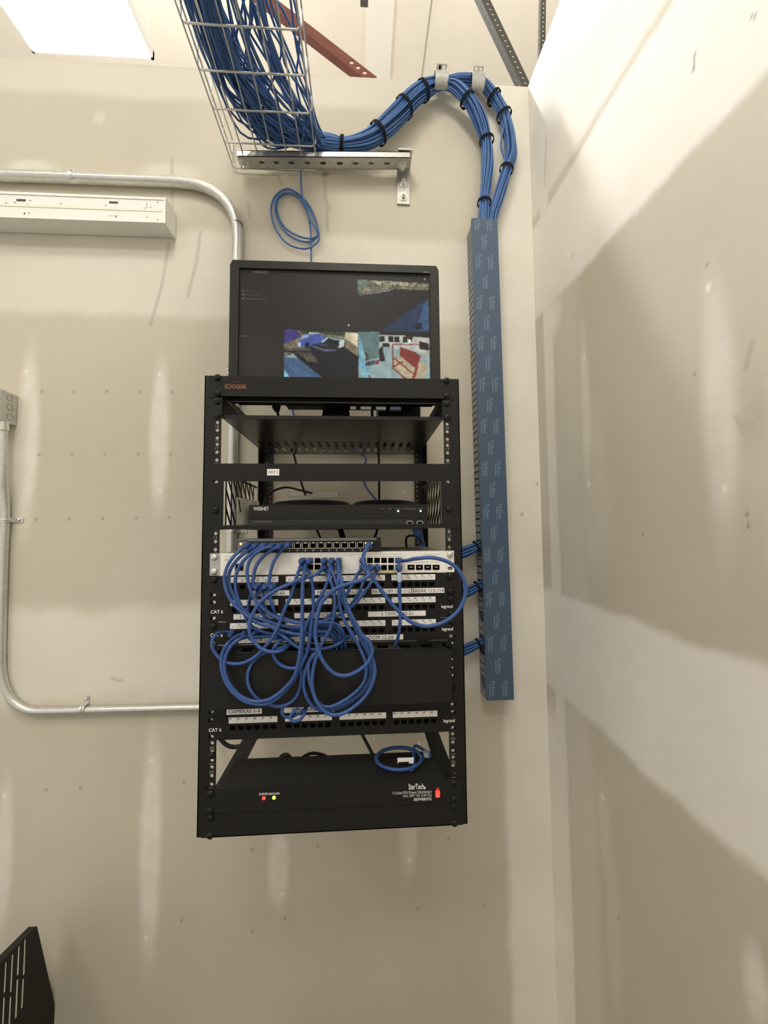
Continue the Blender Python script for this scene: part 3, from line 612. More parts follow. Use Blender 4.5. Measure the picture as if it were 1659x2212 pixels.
# ------------------------------------------------------------------ white switch
cs = thing('network_switch', 'pale grey rack switch with bright metal ears, above the patch panels', 'switch', V(XC, .9, ub(12)))
ch0, ch1 = ub(12)+.0008, ub(13)-.0008; YC = YF-.004
cpx = [[450+(895+67.5*i)/4.366 for i in range(6)], [784+15.2*i for i in range(6)]]
prt = [un(p, yv, Y=YC) for g_, yy_ in ((0, (1211, 1225)), (1, (1210.5, 1226))) for yv in yy_ for p in cpx[g_]]
sfp = [un(x, 1225.5, Y=YC) for x in (888, 906, 924, 942)]; con = un(517, 1226, Y=YC)
bx0, bx1 = un(476, 1215, Y=YC).x, un(962, 1215, Y=YC).x
MB().plate(rect(bx0, ch0+EZ, bx1, ch1+EZ), [rect(p.x-.0057, p.z-.0052, p.x+.0057, p.z+.0052) for p in prt]+[rect(p.x-.0072, p.z-.0052, p.x+.0072, p.z+.0052) for p in sfp]+[rect(con.x-.0065, con.z-.005, con.x+.0065, con.z+.006)], .0015, FM(YC)).build('front_panel', CISW, cs)
MB().box(V(bx0, YC+.012, ch0), V(bx1, 1.06, ch1)).build('case', mat('grey_case', (.40, .40, .37), .45), cs)
for i, p in enumerate(prt): cup(p.x, p.z, YC, .0114, .0104, key=1 if i % 12 < 6 else -1).build('port', VOID, cs)
for p in sfp:
    o = cup(p.x, p.z, YC, .0144, .0104, key=1).build('fibre_port', VOID, cs)
    MB().box((p.x-.005, YC-.0008, p.z-.0066), (p.x+.005, YC, p.z-.0052)).box((p.x-.0028, YC-.0006, p.z-.0002), (p.x+.0028, YC+.001, p.z+.0012)).build('latch', ZINC, o)
cup(con.x, con.z+.0005, YC, .013, .011, key=1).build('console_port', VOID, cs)
fr = MB(); fr.plate(rect(con.x-.0085, con.z-.007, con.x+.0085, con.z+.0078), [rect(con.x-.0065, con.z-.005, con.x+.0065, con.z+.006)], .0006, FM(YC-.0006)); fr.build('console_frame', GREY, cs)
yb_ = MB()
for xa, xb in ((650, 742), (778, 856)): a = un(xa, 1236, Y=YC); b = un(xb, 1236, Y=YC); yb_.box((a.x, YC-.0004, a.z-.0018), (b.x, YC, a.z+.0018))
yb_.build('yellow_band', YEL, cs)
ol = MB()
for x0, x1, y0, y1 in ((647, 743, 1204, 1232), (775, 869, 1203, 1232)):
    a = un(x0, y0, Y=YC); b = un(x1, y1, Y=YC); ol.plate(rect(a.x, b.z, b.x, a.z), [rect(a.x+.0004, b.z+.0004, b.x-.0004, a.z-.0004)], .0003, FM(YC-.0003))
a = un(647, 1200, Y=YC); b = un(869, 1199, Y=YC); ol.box((a.x, YC-.0003, a.z), (b.x, YC, a.z+.0004)); a = un(881, 1215, Y=YC); b = un(950, 1215, Y=YC); ol.box((a.x, YC-.0003, a.z), (b.x, YC, a.z+.0004))
ol.build('port_outline', mat('brown_print', (.22, .16, .10), .5), cs)
lt = MB().text('cisco', un(492, 1209, Y=YC-.0003), .0065, width=.012, bold=True).text('Catalyst Series Switch', un(933, 1197.5, Y=YC-.0003), .0036, width=.034).text('16', un(759, 1200.5, Y=YC-.0005), .004, bold=True).text('CONSOLE', un(523, 1239, Y=YC-.0003), .0028, width=.013)
c = un(492, 1203, Y=YC)
for i, hh in enumerate((.4, .8, 1.3, .8, .4, .8, 1.3, .8, .4)): lt.box((c.x-.0066+i*.0016, YC-.0003, c.z), (c.x-.0060+i*.0016, YC, c.z+.0018*hh))
lt.build('lettering', GINK, cs)
for s in (-1, 1):
    xa, xb = (XC-.2413, bx0) if s < 0 else (bx1, XC+.2413); xh = XL if s < 0 else XRR
    hs_ = [] if s < 0 else [slot(xh, ch0+.0075+EZ, .010, .0068)]
    er = MB().plate(rect(xa, ch0+EZ, xb-.0005, ch1+EZ), hs_+[circle(xh, (ch0+ch1)/2+EZ, .0018, 8)], .0018, FM(YC+.0005))
    er = er.build('mounting_ear', mat('ear_steel', (.45, .46, .44), .35, .7) if s < 0 else WHT, cs)
    for h in ((ch0+.0075, ch1-.0075) if s < 0 else (ch1-.0075,)): screw_mesh(cs, xh, h, YC, ZINC, .0068)

# ------------------------------------------------------------------ patch panels
GX = [(-.2562, -.1646), (-.1500, -.0602), (-.0455, .0452), (.0581, .1460)]
def xy(px, h, y=YF-.004): return un(px, 1300, Y=y).x
def strips(parent, ub_, n0, hand=None, first=None):
    top = ub_+U
    for g_, (xa, xb) in enumerate(GX):
        s_ = MB().box(V(xa, YP-.0008, top-.0135), V(xb, YP, top-.0025)).build('number_strip', PAPER, parent)
        tx = MB(); tp = MB(); w = (xb-xa)/6
        for i in range(6):
            n = n0+g_*6+i; tx.text(str(n), V(xa+w*i+.0012, YP-.0011, top-.0050), .0042, bold=True, align='L')
            if i: tx.box(V(xa+w*i-.00012, YP-.0010, top-.0130), V(xa+w*i+.00012, YP-.0008, top-.0030))
            if hand: tp.text(str(hand+g_*6+i), V(xa+w*i+.0042, YP-.0011, top-.0092), .0055, align='L')
        tx.build('lettering', INK, s_)
        if hand: tp.build('handwriting', PENCIL, s_)
def tape(parent, px0, px1, h0t, h1t, s_, tw=None, blank_left=0):
    xa, xb = xy(px0, 0), xy(px1, 0); o = MB().box(V(xa, YP-.0009, h0t), V(xb, YP, h1t)).build('label_tape', PAPER, parent)
    sz = .0100
    vs, fs, x0, x1, y0, y1 = text_geo(s_); w = min((x1-x0)*sz, (xb-xa)*.95) if not tw else tw
    MB().text(s_, V((xa+xb)/2+blank_left, YP-.0012, (h0t+h1t)/2), sz, width=w).build('lettering', INK, o)
YP = YF-.004
def patch_panel(name, label, n_bot, nU, rows, screws, slots_, marks):
    t = thing(name, label, 'patch panel', V(XC, .82, ub(n_bot)), 'patch panels')
    hb, ht = ub(n_bot)+.0006, ub(n_bot+nU)-.0006; hp = []
    P_ = []
    for r_ in rows:
        for xa, xb in GX:
            w = (xb-xa)/6; P_ += [(xa+w*(i+.5), ub(r_)+U-.0225) for i in range(6)]
    hp = [rect(x-.0054, h-.0045+EZ, x+.0054, h+.0045+EZ) for x, h in P_]
    hp += [slot(x+(-.0015 if x < 0 else .0015), h+EZ, .0115, .0068) for x, h in slots_]
    MB().plate(rect(XC-.2413, hb+EZ, XC+.2413, ht+EZ), hp, .002, FM(YP)).build('face_plate', BLK3, t)
    bk = MB()
    for r_ in rows: bk.box(V(XC-.215, YP+.012, ub(r_)+.004), V(XC+.215, YP+.045, ub(r_)+U-.004))
    bk.build('rear_block', BLK2, t)
    rd = MB()
    for x in (xy(490, 0), (GX[0][1]+GX[1][0])/2, (GX[1][1]+GX[2][0])/2, (GX[2][1]+GX[3][0])/2, xy(947, 0)): rd.box(V(x-.0007, YP-.0006, hb), V(x+.0007, YP, ht))
    for k in range(1, nU): rd.box(V(XC-.2413, YP-.0006, ub(n_bot+k)-.0004), V(XC+.2413, YP, ub(n_bot+k)+.0004))
    rd.build('ridge_lines', BLK, t)
    m0 = None
    for x, h in P_:
        if m0 is None: m0 = cup(x, h+EZ, YP, .0108, .0090, key=-1).build('port', VOID, t); q0 = (x, h)
        else: inst(m0, 'port', t, (x-q0[0], 0, h-q0[1]))
    for x, h in screws: screw_mesh(t, x, h, YP)
    for kind_, r_ in marks:
        if kind_ == 'cat': MB().text('CAT 6', V(xy(469, 0), YP-.0004, ub(r_)+.0200), .0092, width=.0235, bold=True).build('lettering', WINK, t)
        else: MB().text('legrand', V(xy(965.5, 0), YP-.0004, ub(r_)+.0210), .0088, width=.0225, bold=True).build('lettering', WINK, t)
    return t
pa = patch_panel('patch_bay', 'two-row black patch panel directly under the white switch', 10, 2, (11, 10), [(XL, ub(12)-.0075), (XRR, ub(12)-.0075), (XRR, ub(11)+.0075), (XRR, ub(11)-.0075), (XRR, ub(10)+.0075)],
                 [(XL, ub(11)+.0085), (XL, ub(11)-.0065), (XL, ub(10)+.0080)], [('cat', 10), ('leg', 10)])
strips(pa, ub(11), 1, 52); strips(pa, ub(10), 25, 28)
tape(pa, 540, 625, ub(11)+.0045, ub(11)+.0145, 'OFFICE 52-60'); tape(pa, 679, 790, ub(11)+.0045, ub(11)+.0145, 'FRONT OFF 101-108'); tape(pa, 803, 888.5, ub(11)+.0045, ub(11)+.0145, 'REAR OFF 109-112'); tape(pa, 890, 960, ub(11)+.0045, ub(11)+.0145, 'BREAK 113-114')
tape(pa, 505, 606, ub(10)+.0045, ub(10)+.0145, '1 OFFICE 25-33'); tape(pa, 636, 752, ub(10)+.0045, ub(10)+.0145, '2 OFFICE 34-42', blank_left=.008); tape(pa, 795, 919, ub(10)+.0045, ub(10)+.0145, '3 OFFICE 43-51')
pb = patch_panel('patch_bay', 'single-row black patch panel just above the finger duct with its blank cover', 9, 1, (9,), [(XL, ub(10)-.0075), (XRR, ub(10)-.0075)], [(XRR, ub(9)+.0075), (XL, ub(9)+.004)], [('cat', 9), ('leg', 9)])
strips(pb, ub(9), 1, 12)
tape(pb, 516, 668, ub(9)+.0035, ub(9)+.0135, 'UP OFFICE 1-11'); tape(pb, 693, 870, ub(9)+.0035, ub(9)+.0135, 'CONFERENCE ROOM 12-24')
pc = patch_panel('patch_bay', 'lowest patch panel, with camera label, under the blank black cover', 5, 2, (5,), [], [(x, h) for x in (XL, XRR) for h in (ub(6)+.0085, ub(6)-.0065, ub(5)+.0075)], [('cat', 5), ('leg', 5)])
strips(pc, ub(5), 25)
tape(pc, 493, 568, ub(6)+.0030, ub(6)+.0145, 'CAMERAS 1-4'); tape(pc, 610, 722, ub(6)+.0030, ub(6)+.0145, 'WIFI READERS')

# ------------------------------------------------------------------ horizontal cable manager with cover
cm = thing('cable_manager', 'horizontal finger duct with a wide blank black cover, amid hanging blue cables', 'cable manager', V(XC, .76, ub(7)))
MB().box(V(XC-.2413, YP, ub(7)+.0006), V(XC+.2413, YP+.002, ub(9)-.0006)).build('back_plate', BLK, cm)
YV = .745; cvt = (un(447, 1414, Y=YV).z+un(974, 1403, Y=YV).z)/2-EZ; cvb = (un(446, 1529, Y=YV).z+un(975, 1520, Y=YV).z)/2-EZ; cvx0 = un(446, 1470, Y=YV).x; cvx1 = un(975, 1470, Y=YV).x
MB().box(V(cvx0, YV-.002, cvb), V(cvx1, YV, cvt)).box(V(cvx0, YV, cvt-.0015), V(cvx1, YV+.006, cvt)).build('cover', BLK3, cm)
for hh, nm in ((ub(9)-.004, 'upper_fingers'), (ub(7)+.004, 'lower_fingers')):
    gp = [rect(-.27+i*.0425, .752, -.27+i*.0425+.021, .779) for i in range(11)]
    MB().plate(rect(-.285, .746, .160, YP), gp, .0025, Matrix(((1, 0, 0, 0), (0, 1, 0, 0), (0, 0, 1, hh+EZ), (0, 0, 0, 1)))).build(nm, BLK2, cm)
MB().box(V(-.287, .746, ub(7)+.003), V(-.284, YP, ub(9)-.005)).box(V(.165, .746, ub(7)+.003), V(.168, YP, ub(9)-.005)).build('side_walls', BLK2, cm)
dd = MB()
for x, h in ((XRR+.001, ub(9)-.0065), (XRR, ub(8)+.007), (XRR, ub(8)-.009), (XRR, ub(8)-.024)): dd.cyl(V(x, YP-.0006, h), V(x, YP, h), .0022, 10)
dd.build('ear_rivets', WINK, cm)

# ------------------------------------------------------------------ power strip at the bottom
pd = thing('power_strip', 'black rack power distribution unit with red rocker, at the bottom of the rack', 'power strip', V(XC, .84, ub(2)))
fpn = MB().box(V(e0+.001, YF-.004, ub(2)+.0006), V(e1-.001, YF-.002, ub(3)-.0006)).build('face_plate', BLK3, pd)
MB().box(V(XC-.217, YF-.002, ub(2)+.002), V(XC+.213, .885, ub(3)-.001)).build('case', mat('pdu_case', (.016, .0155, .015), .6, bump=.1, bscale=300), pd)
yy0 = YF-.0045
tx = MB().text('StarTech', un(899, 1699, Y=yy0), .0145, width=.0300, bold=True).text('.', un(917, 1702, Y=yy0), .030, bold=True)
tx.text('9 Outlet PDU Power Distribution', un(932, 1709.5, Y=yy0), .0075, width=.076, align='R').text('Unit 120V 15A (12A UL)', un(932, 1717.5, Y=yy0), .0075, width=.0555, align='R').text('RKPW081915', un(932, 1725.5, Y=yy0), .0078, width=.034, align='R', bold=True)
tx.text('SURGE', un(569, 1715, Y=yy0), .0055, width=.0165, bold=True).text('GROUND', un(592, 1714.5, Y=yy0), .0055, width=.0215, bold=True).build('lettering', WINK, fpn)
p = un(570, 1724, Y=YF-.004); MB().dome(p, (0, -1, 0), .0036, .002, 12).build('surge_lamp', REDL, pd, smooth=True)
p = un(592, 1723, Y=YF-.004); MB().dome(p, (0, -1, 0), .0036, .002, 12).build('ground_lamp', GRNL, pd, smooth=True)
p = un(945, 1710, Y=YF-.004); rk = MB().box(p+Vector((-.0062, -.0015, -.0120)), p+Vector((.0062, 0, .0110)), .003).build('rocker_bezel', BLK2, pd)
MB().box(p+Vector((-.0042, -.0035, -.0095)), p+Vector((.0042, -.001, .0035)), .002).build('rocker', REDL, rk); MB().box(p+Vector((-.003, -.0028, .0045)), p+Vector((.003, -.001, .0078)), .001).build('rocker_top', mat('dark_red', (.25, .02, .015), .3, emit=(.6, .03, .02), es=.4), rk)
for x in (XL, XRR):
    for h in (ub(3)-.0075, ub(2)+.0065): screw_mesh(pd, x, h, YF-.004)

# ------------------------------------------------------------------ patch cables (traced, each one its own thing)
def zA(*p): return [(450+x/4.366, 1150+y/4.366) for x, y in p]
def patch(label, pts, layer, start=True, end='deep', r=.0032, m=BLUE, wob=.004, bootlen=.026, ey=None):
    n = len(pts); d = [0]
    for i in range(1, n): d.append(d[-1]+math.hypot(pts[i][0]-pts[i-1][0], pts[i][1]-pts[i-1][1]))
    L = d[-1]; out = []
    ph = random.uniform(0, 6)
    for i, (x, y) in enumerate(pts):
        k = 1.; y0 = YP if start else .772; y1 = {'port': YP, 'deep': .768, 'front': layer}[end] if ey is None else ey
        a = min(1, d[i]/32.); b = min(1, (L-d[i])/45.)
        a = a*a*(3-2*a); b = b*b*(3-2*b)
        Yv = layer+wob*math.sin(ph+d[i]/90.)*min(a, b)
        Yv = y0+(Yv-y0)*a; Yv = y1+(Yv-y1)*b
        out.append((x, y, Yv))
    P3 = [un(x, y, Y=Yv) for x, y, Yv in out]
    t = thing('patch_cable', label, 'cable', P3[0], 'blue patch cables on the rack front')
    core = P3[:]
    if start:
        bp = P3[0]+Vector((0, -bootlen, 0)); core = [bp]+P3[1:]
        # keep the first stretch clear of the boot
        dirn = (core[1]-bp); core = [bp+Vector((0, .010, 0)), bp+Vector((0, -.001, 0))+dirn*.06]+P3[1:]
    MB().tube(cr(core, 7), r, 10).build('jacket', m, t, smooth=True)
    if start:
        p = P3[0]; q = MB().tube([p+Vector((0, .004, 0)), p+Vector((0, -.012, 0)), p+Vector((0, -.020, 0)), p+Vector((0, -.028, 0)), p+Vector((0, -.031, 0))], [.0062, .0066, .0066, .0054, .003], 12).build('plug_boot', BOOT, t, smooth=True)
    if end == 'port':
        p = P3[-1]; MB().tube([p+Vector((0, .004, 0)), p+Vector((0, -.010, 0)), p+Vector((0, -.016, 0))], [.0058, .0060, .004], 12).build('plug_boot', BOOT, t, smooth=True)
    return t
NG = 'blue cable from the small switch, '
patch(NG+'first plug, bowing widest by the rack edge', zA((395, 122), (310, 160), (235, 232), (180, 320), (152, 420), (160, 510), (190, 600), (235, 670), (290, 730), (350, 775), (460, 850), (590, 890), (720, 935), (870, 965), (1000, 940), (1120, 940), (1190, 990), (1215, 1095)), .752)
patch(NG+'second plug, sweeping into the sheaf', zA((469, 125), (370, 172), (280, 250), (215, 340), (190, 430), (210, 530), (250, 620), (300, 700), (370, 765), (470, 812), (600, 852), (730, 885), (860, 895), (1000, 865), (1090, 870), (1180, 885), (1240, 950), (1262, 1100)), .757)
patch(NG+'third plug, ending under the lower sheaf', zA((543, 125), (420, 185), (330, 270), (272, 370), (255, 470), (262, 560), (290, 650), (330, 745), (370, 830), (430, 900), (540, 945), (660, 960), (800, 950), (940, 925), (1070, 905), (1180, 925)), .762)
patch(NG+'fourth plug, crossing the top of the sheaf', zA((617, 128), (480, 172), (400, 250), (368, 340), (370, 440), (400, 550), (440, 630), (500, 700), (580, 770), (680, 820), (800, 845), (950, 862), (1080, 850), (1200, 860), (1260, 920), (1290, 1010), (1292, 1105)), .748)
patch(NG+'fifth plug, dropping to the second row', zA((691, 128), (560, 192), (480, 272), (440, 350), (425, 440), (415, 520), (398, 600), (382, 680), (372, 735)), .762, end='port')
patch(NG+'sixth plug, dropping almost straight down', zA((765, 120), (680, 180), (622, 270), (590, 360), (575, 450), (572, 540), (590, 640), (615, 720), (640, 790), (680, 850)), .764)
patch('blue patch cable looping out past the right rack post', [(796.6, 1176), (787, 1194), (784.5, 1211), (794.7, 1231.6), (807.8, 1252), (824.6, 1276.4), (843.3, 1300.7), (863.9, 1323), (888, 1343.7), (918, 1353), (949.8, 1347.4), (976, 1332.5), (994.7, 1311.9), (1004, 1287.6), (1005.9, 1267), (998.4, 1244.6), (983.5, 1224), (961, 1211), (931, 1204.5), (897.5, 1207), (876, 1211), (860.5, 1210.5)], .722, end='port', r=.0036, wob=.002)
tw = patch('blue patch cable with clear boot hanging straight down into the finger duct', [(860.5, 1226), (862, 1238), (863, 1260), (863, 1286), (864.5, 1315), (864, 1345.5), (861, 1370), (857, 1386), (851, 1403)], .750, end='deep', wob=0)
MB().tube(cr([un(862, 1237, Y=.752), un(863, 1246, Y=.750), un(863, 1257, Y=.750)], 4), .0042, 10).build('clear_boot', mat('clear_boot', (.45, .52, .62), .25), tw, smooth=True)
CI = 'blue cable from white switch, '
patch(CI+'leftmost plug, coming back round at the left ear', zA((895, 266), (872, 320), (838, 400), (820, 470), (800, 530), (770, 620), (722, 720), (682, 830), (640, 930), (585, 1020), (530, 1085), (470, 1150), (400, 1200), (320, 1233), (235, 1240), (150, 1218), (85, 1165), (42, 1095), (38, 1025), (70, 965), (130, 942), (225, 948)), .732, end='port')
patch(CI+'second plug, inner of the two large left arcs', zA((962, 266), (915, 305), (905, 380), (892, 480), (886, 600), (886, 720), (884, 850), (880, 1000), (868, 1110), (852, 1210), (832, 1300), (795, 1385), (735, 1455), (650, 1530), (560, 1580), (450, 1595), (355, 1572), (270, 1515), (200, 1430), (162, 1340), (152, 1240), (170, 1150), (215, 1070), (290, 1010), (380, 978), (455, 962)), .722, end='port', r=.0034)
patch(CI+'lower row, outer of the two large left arcs', zA((893, 326), (930, 340), (965, 420), (986, 520), (990, 640), (988, 750), (972, 850), (962, 950), (950, 1050), (925, 1150), (885, 1240), (845, 1320), (800, 1400), (730, 1490), (640, 1570), (550, 1615), (440, 1618), (330, 1585), (240, 1515), (170, 1420), (130, 1310), (122, 1210), (140, 1120), (190, 1040), (265, 980), (340, 955)), .728, end='port')
patch(CI+'third plug, round loop leftwards over the number strips', zA((1096, 266), (1085, 315), (1060, 360), (1015, 395), (950, 418), (870, 440), (780, 482), (690, 520), (600, 568), (510, 640), (445, 720), (400, 815), (385, 900), (400, 980), (450, 1055), (520, 1105), (600, 1128), (690, 1115), (745, 1080), (775, 1035), (790, 1005)), .724, r=.0034)
patch(CI+'lower row, inner strand of the right loops', zA((1098, 326), (1118, 385), (1142, 440), (1172, 510), (1190, 600), (1192, 700), (1180, 800), (1150, 900), (1108, 985), (1055, 1075), (1000, 1155), (948, 1225), (915, 1310), (900, 1400), (908, 1490), (940, 1580), (1000, 1650), (1085, 1680), (1180, 1662), (1290, 1615), (1390, 1560), (1470, 1475), (1520, 1380), (1528, 1290), (1505, 1200)), .730, end='front')
patch(CI+'fourth plug, falling left across the second number strip', zA((1165, 266), (1152, 340), (1140, 420), (1112, 500), (1075, 580), (1022, 670), (975, 770), (935, 850), (905, 940), (892, 1050), (885, 1170), (880, 1300), (878, 1400), (858, 1490), (815, 1570), (745, 1622), (655, 1642), (570, 1625)), .738, end='front')
patch(CI+'fifth plug, straight down into innermost right loop', zA((1232, 266), (1226, 340), (1226, 440), (1230, 560), (1238, 660), (1255, 750), (1292, 850), (1345, 940), (1400, 1030), (1442, 1120), (1478, 1210), (1490, 1300), (1475, 1390), (1430, 1465), (1355, 1535), (1265, 1595), (1165, 1640), (1085, 1640), (1025, 1590), (985, 1500), (955, 1400), (945, 1300), (955, 1215), (1000, 1140)), .726, end='front')
patch(CI+'last lower plug of the left block, outermost loop', zA((1238, 326), (1250, 430), (1268, 530), (1290, 630), (1325, 730), (1382, 840), (1438, 950), (1490, 1050), (1530, 1145), (1562, 1235), (1570, 1325), (1545, 1430), (1490, 1530), (1410, 1615), (1305, 1690), (1200, 1722), (1110, 1695), (1040, 1625), (1000, 1540), (980, 1440), (985, 1330), (1005, 1225), (1050, 1110)), .716, end='front', r=.0034)
patch(CI+'lower row, middle strand running down to the right', zA((1165, 326), (1185, 420), (1225, 520), (1262, 620), (1300, 720), (1352, 830), (1410, 950), (1460, 1060), (1500, 1140), (1530, 1230), (1538, 1320), (1515, 1420), (1450, 1510), (1370, 1580), (1270, 1640), (1180, 1672)), .734, end='front')
patch(CI+'front-most strand making the big smooth bowl shape', zA((1455, 262), (1462, 310), (1492, 365), (1512, 405), (1450, 448), (1345, 478), (1245, 510), (1160, 560), (1082, 640), (1042, 725), (1022, 820), (1010, 930), (1015, 1020), (1040, 1120), (1080, 1210), (1140, 1290), (1210, 1340), (1290, 1352), (1370, 1328), (1450, 1280), (1510, 1215), (1545, 1130), (1532, 1060), (1490, 1005), (1440, 960)), .704, end='front', r=.0036, wob=.001)
patch(CI+'first lower plug of the right block, slanting down left', zA((1455, 326), (1405, 400), (1352, 500), (1300, 590), (1240, 680), (1170, 760), (1100, 830), (1010, 880)), .758)
patch(CI+'second lower plug of the right block, short slant', zA((1530, 326), (1498, 385), (1462, 470), (1425, 560), (1372, 650), (1320, 720)), .760)
patch(CI+'third lower plug of the right block, joining the sheaf', zA((1594, 326), (1572, 400), (1525, 490), (1450, 590), (1375, 680), (1295, 745), (1200, 792), (1100, 832), (980, 850), (850, 845), (720, 815), (600, 770), (530, 720)), .748, end='port')
PT = 'short blue cable at the top patch row, '
patch(PT+'first hoop dropping behind the sheaf', zA((480, 500), (455, 540), (452, 640), (480, 730), (540, 800), (620, 860)), .758, r=.003)
patch(PT+'second hoop beside the office label', zA((560, 500), (520, 540), (512, 620), (522, 690), (560, 760)), .760, r=.003)
patch(PT+'third plug leaning left', zA((625, 500), (560, 505), (500, 530), (450, 600)), .765, r=.003)
patch('blue patch cable sagging across the conference label into the sheaf', zA((1355, 955), (1295, 1005), (1220, 1055), (1135, 1088), (1045, 1102), (950, 1102), (860, 1090), (785, 1045), (715, 985), (640, 930), (580, 880)), .744, start=True, end='deep')
patch('blue patch cable tucking into the finger duct right of centre', zA((1160, 950), (1188, 1000), (1205, 1060), (1215, 1120)), .764, start=False)
patch('blue patch cable forming the free-hanging left oval', zA((800, 1020), (720, 1075), (610, 1112), (535, 1135), (460, 1185), (400, 1255), (372, 1340), (375, 1425), (405, 1500), (460, 1565), (520, 1605)), .738, start=False, end='front')
patch('blue patch cable in the small bowl left of centre', zA((770, 985), (700, 1010), (645, 1055), (612, 1110), (618, 1165), (645, 1215), (700, 1260), (780, 1282), (850, 1268), (905, 1215)), .736, start=False, end='front')
patch('blue patch cable dipping low over the reader label, left hook', zA((945, 1600), (930, 1640), (880, 1690), (800, 1732), (735, 1742), (698, 1708), (702, 1660), (735, 1620)), .742, start=False, end='front', r=.003)
patch('blue patch cable dipping lowest over the number strip, right hook', zA((950, 1590), (922, 1660), (900, 1720), (860, 1768), (800, 1780), (772, 1750), (790, 1710), (840, 1660)), .740, start=False, end='front', r=.003)
patch('blue patch cable in the middle of the sheaf, running left to right', zA((440, 960), (540, 980), (660, 965), (780, 925), (900, 905), (1030, 880), (1130, 900), (1200, 960), (1235, 1060)), .766)
patch('blue patch cable at the bottom of the sheaf under the number strip', zA((665, 955), (760, 975), (880, 960), (1000, 980), (1100, 965), (1160, 1000)), .768)

# spare coiled patch cord lying on the power strip
t = thing('spare_patch_cord', 'coiled blue patch cord with white tag lying on the power strip', 'cable', un(862, 1650, h=ub(3)+.004))
hp_ = ub(3)+.004
lp = []
for k in range(44):
    a = 2*PI*k/21.; px = 862+(50-2*(k > 21))*math.cos(a); py = 1637+(25-1.5*(k > 21))*math.sin(a)-.0*k
    q = un(px, py+2, h=hp_+.006*(k % 21)/21.+.004*(k > 21)); lp.append(q)
MB().tube(cr([un(930, 1632, h=hp_+.012), un(918, 1622, h=hp_+.012), un(895, 1612, h=hp_+.012)]+lp[3:], 4), .0032, 10).build('jacket', BLUE, t, smooth=True)
p = un(921, 1630, h=hp_+.010); MB().box(p+Vector((-.006, -.006, -.004)), p+Vector((.008, .008, .005)), .002).build('plug', mat('clear_plug', (.35, .42, .50), .2), t)
a = un(858, 1650, h=hp_+.010); b = un(895, 1637, h=hp_+.010)
tg = MB().add([un(859, 1651, h=hp_+.006), un(893, 1649, h=hp_+.006), un(894, 1636, h=hp_+.013), un(858, 1637, h=hp_+.013)], [(0, 1, 2, 3)]).build('tag', PAPER, t)
MB().bar(un(860, 1649, h=hp_+.0085), un(883, 1647.5, h=hp_+.0085), .004, .0006, (0, 0, 1)).build('printing', INK, tg)
# leads round the power strip and behind the equipment
cord('power_lead', 'thick black lead slanting down behind the power strip, right of centre', 'cord', [un(776, 1575, Y=1.15), un(792, 1605, Y=1.10), un(806, 1632, Y=1.02), un(815, 1650, Y=.95)], .0045)
cord('power_lead', 'black lead arching up from the top of the power strip', 'cord', [un(648, 1643, Y=.90), un(660, 1632, Y=.90), un(678, 1627, Y=.90), un(700, 1632, Y=.90), un(716, 1642, Y=.90)], .0035)
o = MB().tube([un(615, 1648, Y=.90), un(615, 1637, Y=.90), un(615, 1631, Y=.90)], [.0165, .0155, .010], 16).build('power_plug', BLK2, smooth=True); props(o, 'black round plug standing up behind the power strip', 'plug')
cord('power_lead', 'black cable looping out behind the left rack post, low down', 'cord', [un(462, 1540, Y=1.18), un(468, 1580, Y=1.18), un(482, 1603, Y=1.18), un(500, 1613, Y=1.18), un(522, 1611, Y=1.18), un(545, 1600, Y=1.18), un(590, 1570, Y=1.18), un(640, 1555, Y=1.17)], .006)
cord('power_lead', 'thick black plug lead dropping behind the small switch', 'cord', [un(733, 1135, Y=1.0), un(737, 1150, Y=.98), un(742, 1166, Y=.96)], .007)
cord('power_lead', 'black hooked lead above the right end of the white switch', 'cord', [un(880, 1190, Y=1.0), un(877, 1170, Y=1.0), un(880, 1160, Y=1.0), un(890, 1157, Y=1.01), un(903, 1162, Y=1.05), un(912, 1175, Y=1.08)], .003)
cord('power_lead', 'thin black lead seen between drawer and small switch, right of centre', 'cord', [un(815, 1140, Y=1.1), un(813, 1152, Y=1.05), un(806, 1166, Y=1.0)], .0032)
cord('power_lead', 'thin black lead seen between drawer and small switch, left of centre', 'cord', [un(683, 1140, Y=1.1), un(689, 1155, Y=1.05), un(695, 1168, Y=1.0)], .0028)
for k in range(6):
    dx = k*3.2
    cord('riser_cable', 'blue cable dropping behind the drawer at the right rear post', 'cable', [un(888+dx, 1130, Y=1.17), un(894+dx, 1150, Y=1.165), un(904+dx*.7, 1172, Y=1.15), un(911+dx*.6, 1192, Y=1.12), un(915+dx*.5, 1215, Y=1.1)], .0028, BLUE, 'blue cables dropping at the right rear post')

# ------------------------------------------------------------------ wall duct
DY = 1.185; dx0 = un(1019, 473, Y=DY).x; dx1 = un(1074, 473, Y=DY).x; dt = un(1045, 473, Y=DY).z-EZ; dbm = un(1078, 1512, Y=DY).z-EZ
dxb0 = un(1051, 1510, Y=DY).x; lean = (dxb0-dx0)
duct = thing('cable_duct', 'tall slotted wall duct with slate-blue film cover, right of the rack', 'duct', V(dx0+.04, 1.21, dbm))
def dsh(v): v = Vector(v); t_ = (dt-(v.z-EZ))/(dt-dbm); return v+Vector((lean*t_, 0, 0))      # the duct hangs slightly out of plumb
openings = []
h = dt-.03
bigs = [(un(1035, y0, Y=1.21).z-EZ, un(1035, y1, Y=1.21).z-EZ) for y0, y1 in ((1166, 1203), (1252, 1290), (1320, 1342), (1372, 1415), (1460, 1488))]
while h > dbm+.02:
    if not any(b_[1]-.008 < h < b_[0]+.008 for b_ in bigs): openings.append(slot((DY+.008+1.243)/2+.003, h+EZ, .046, .0045, 3))
    h -= .0213
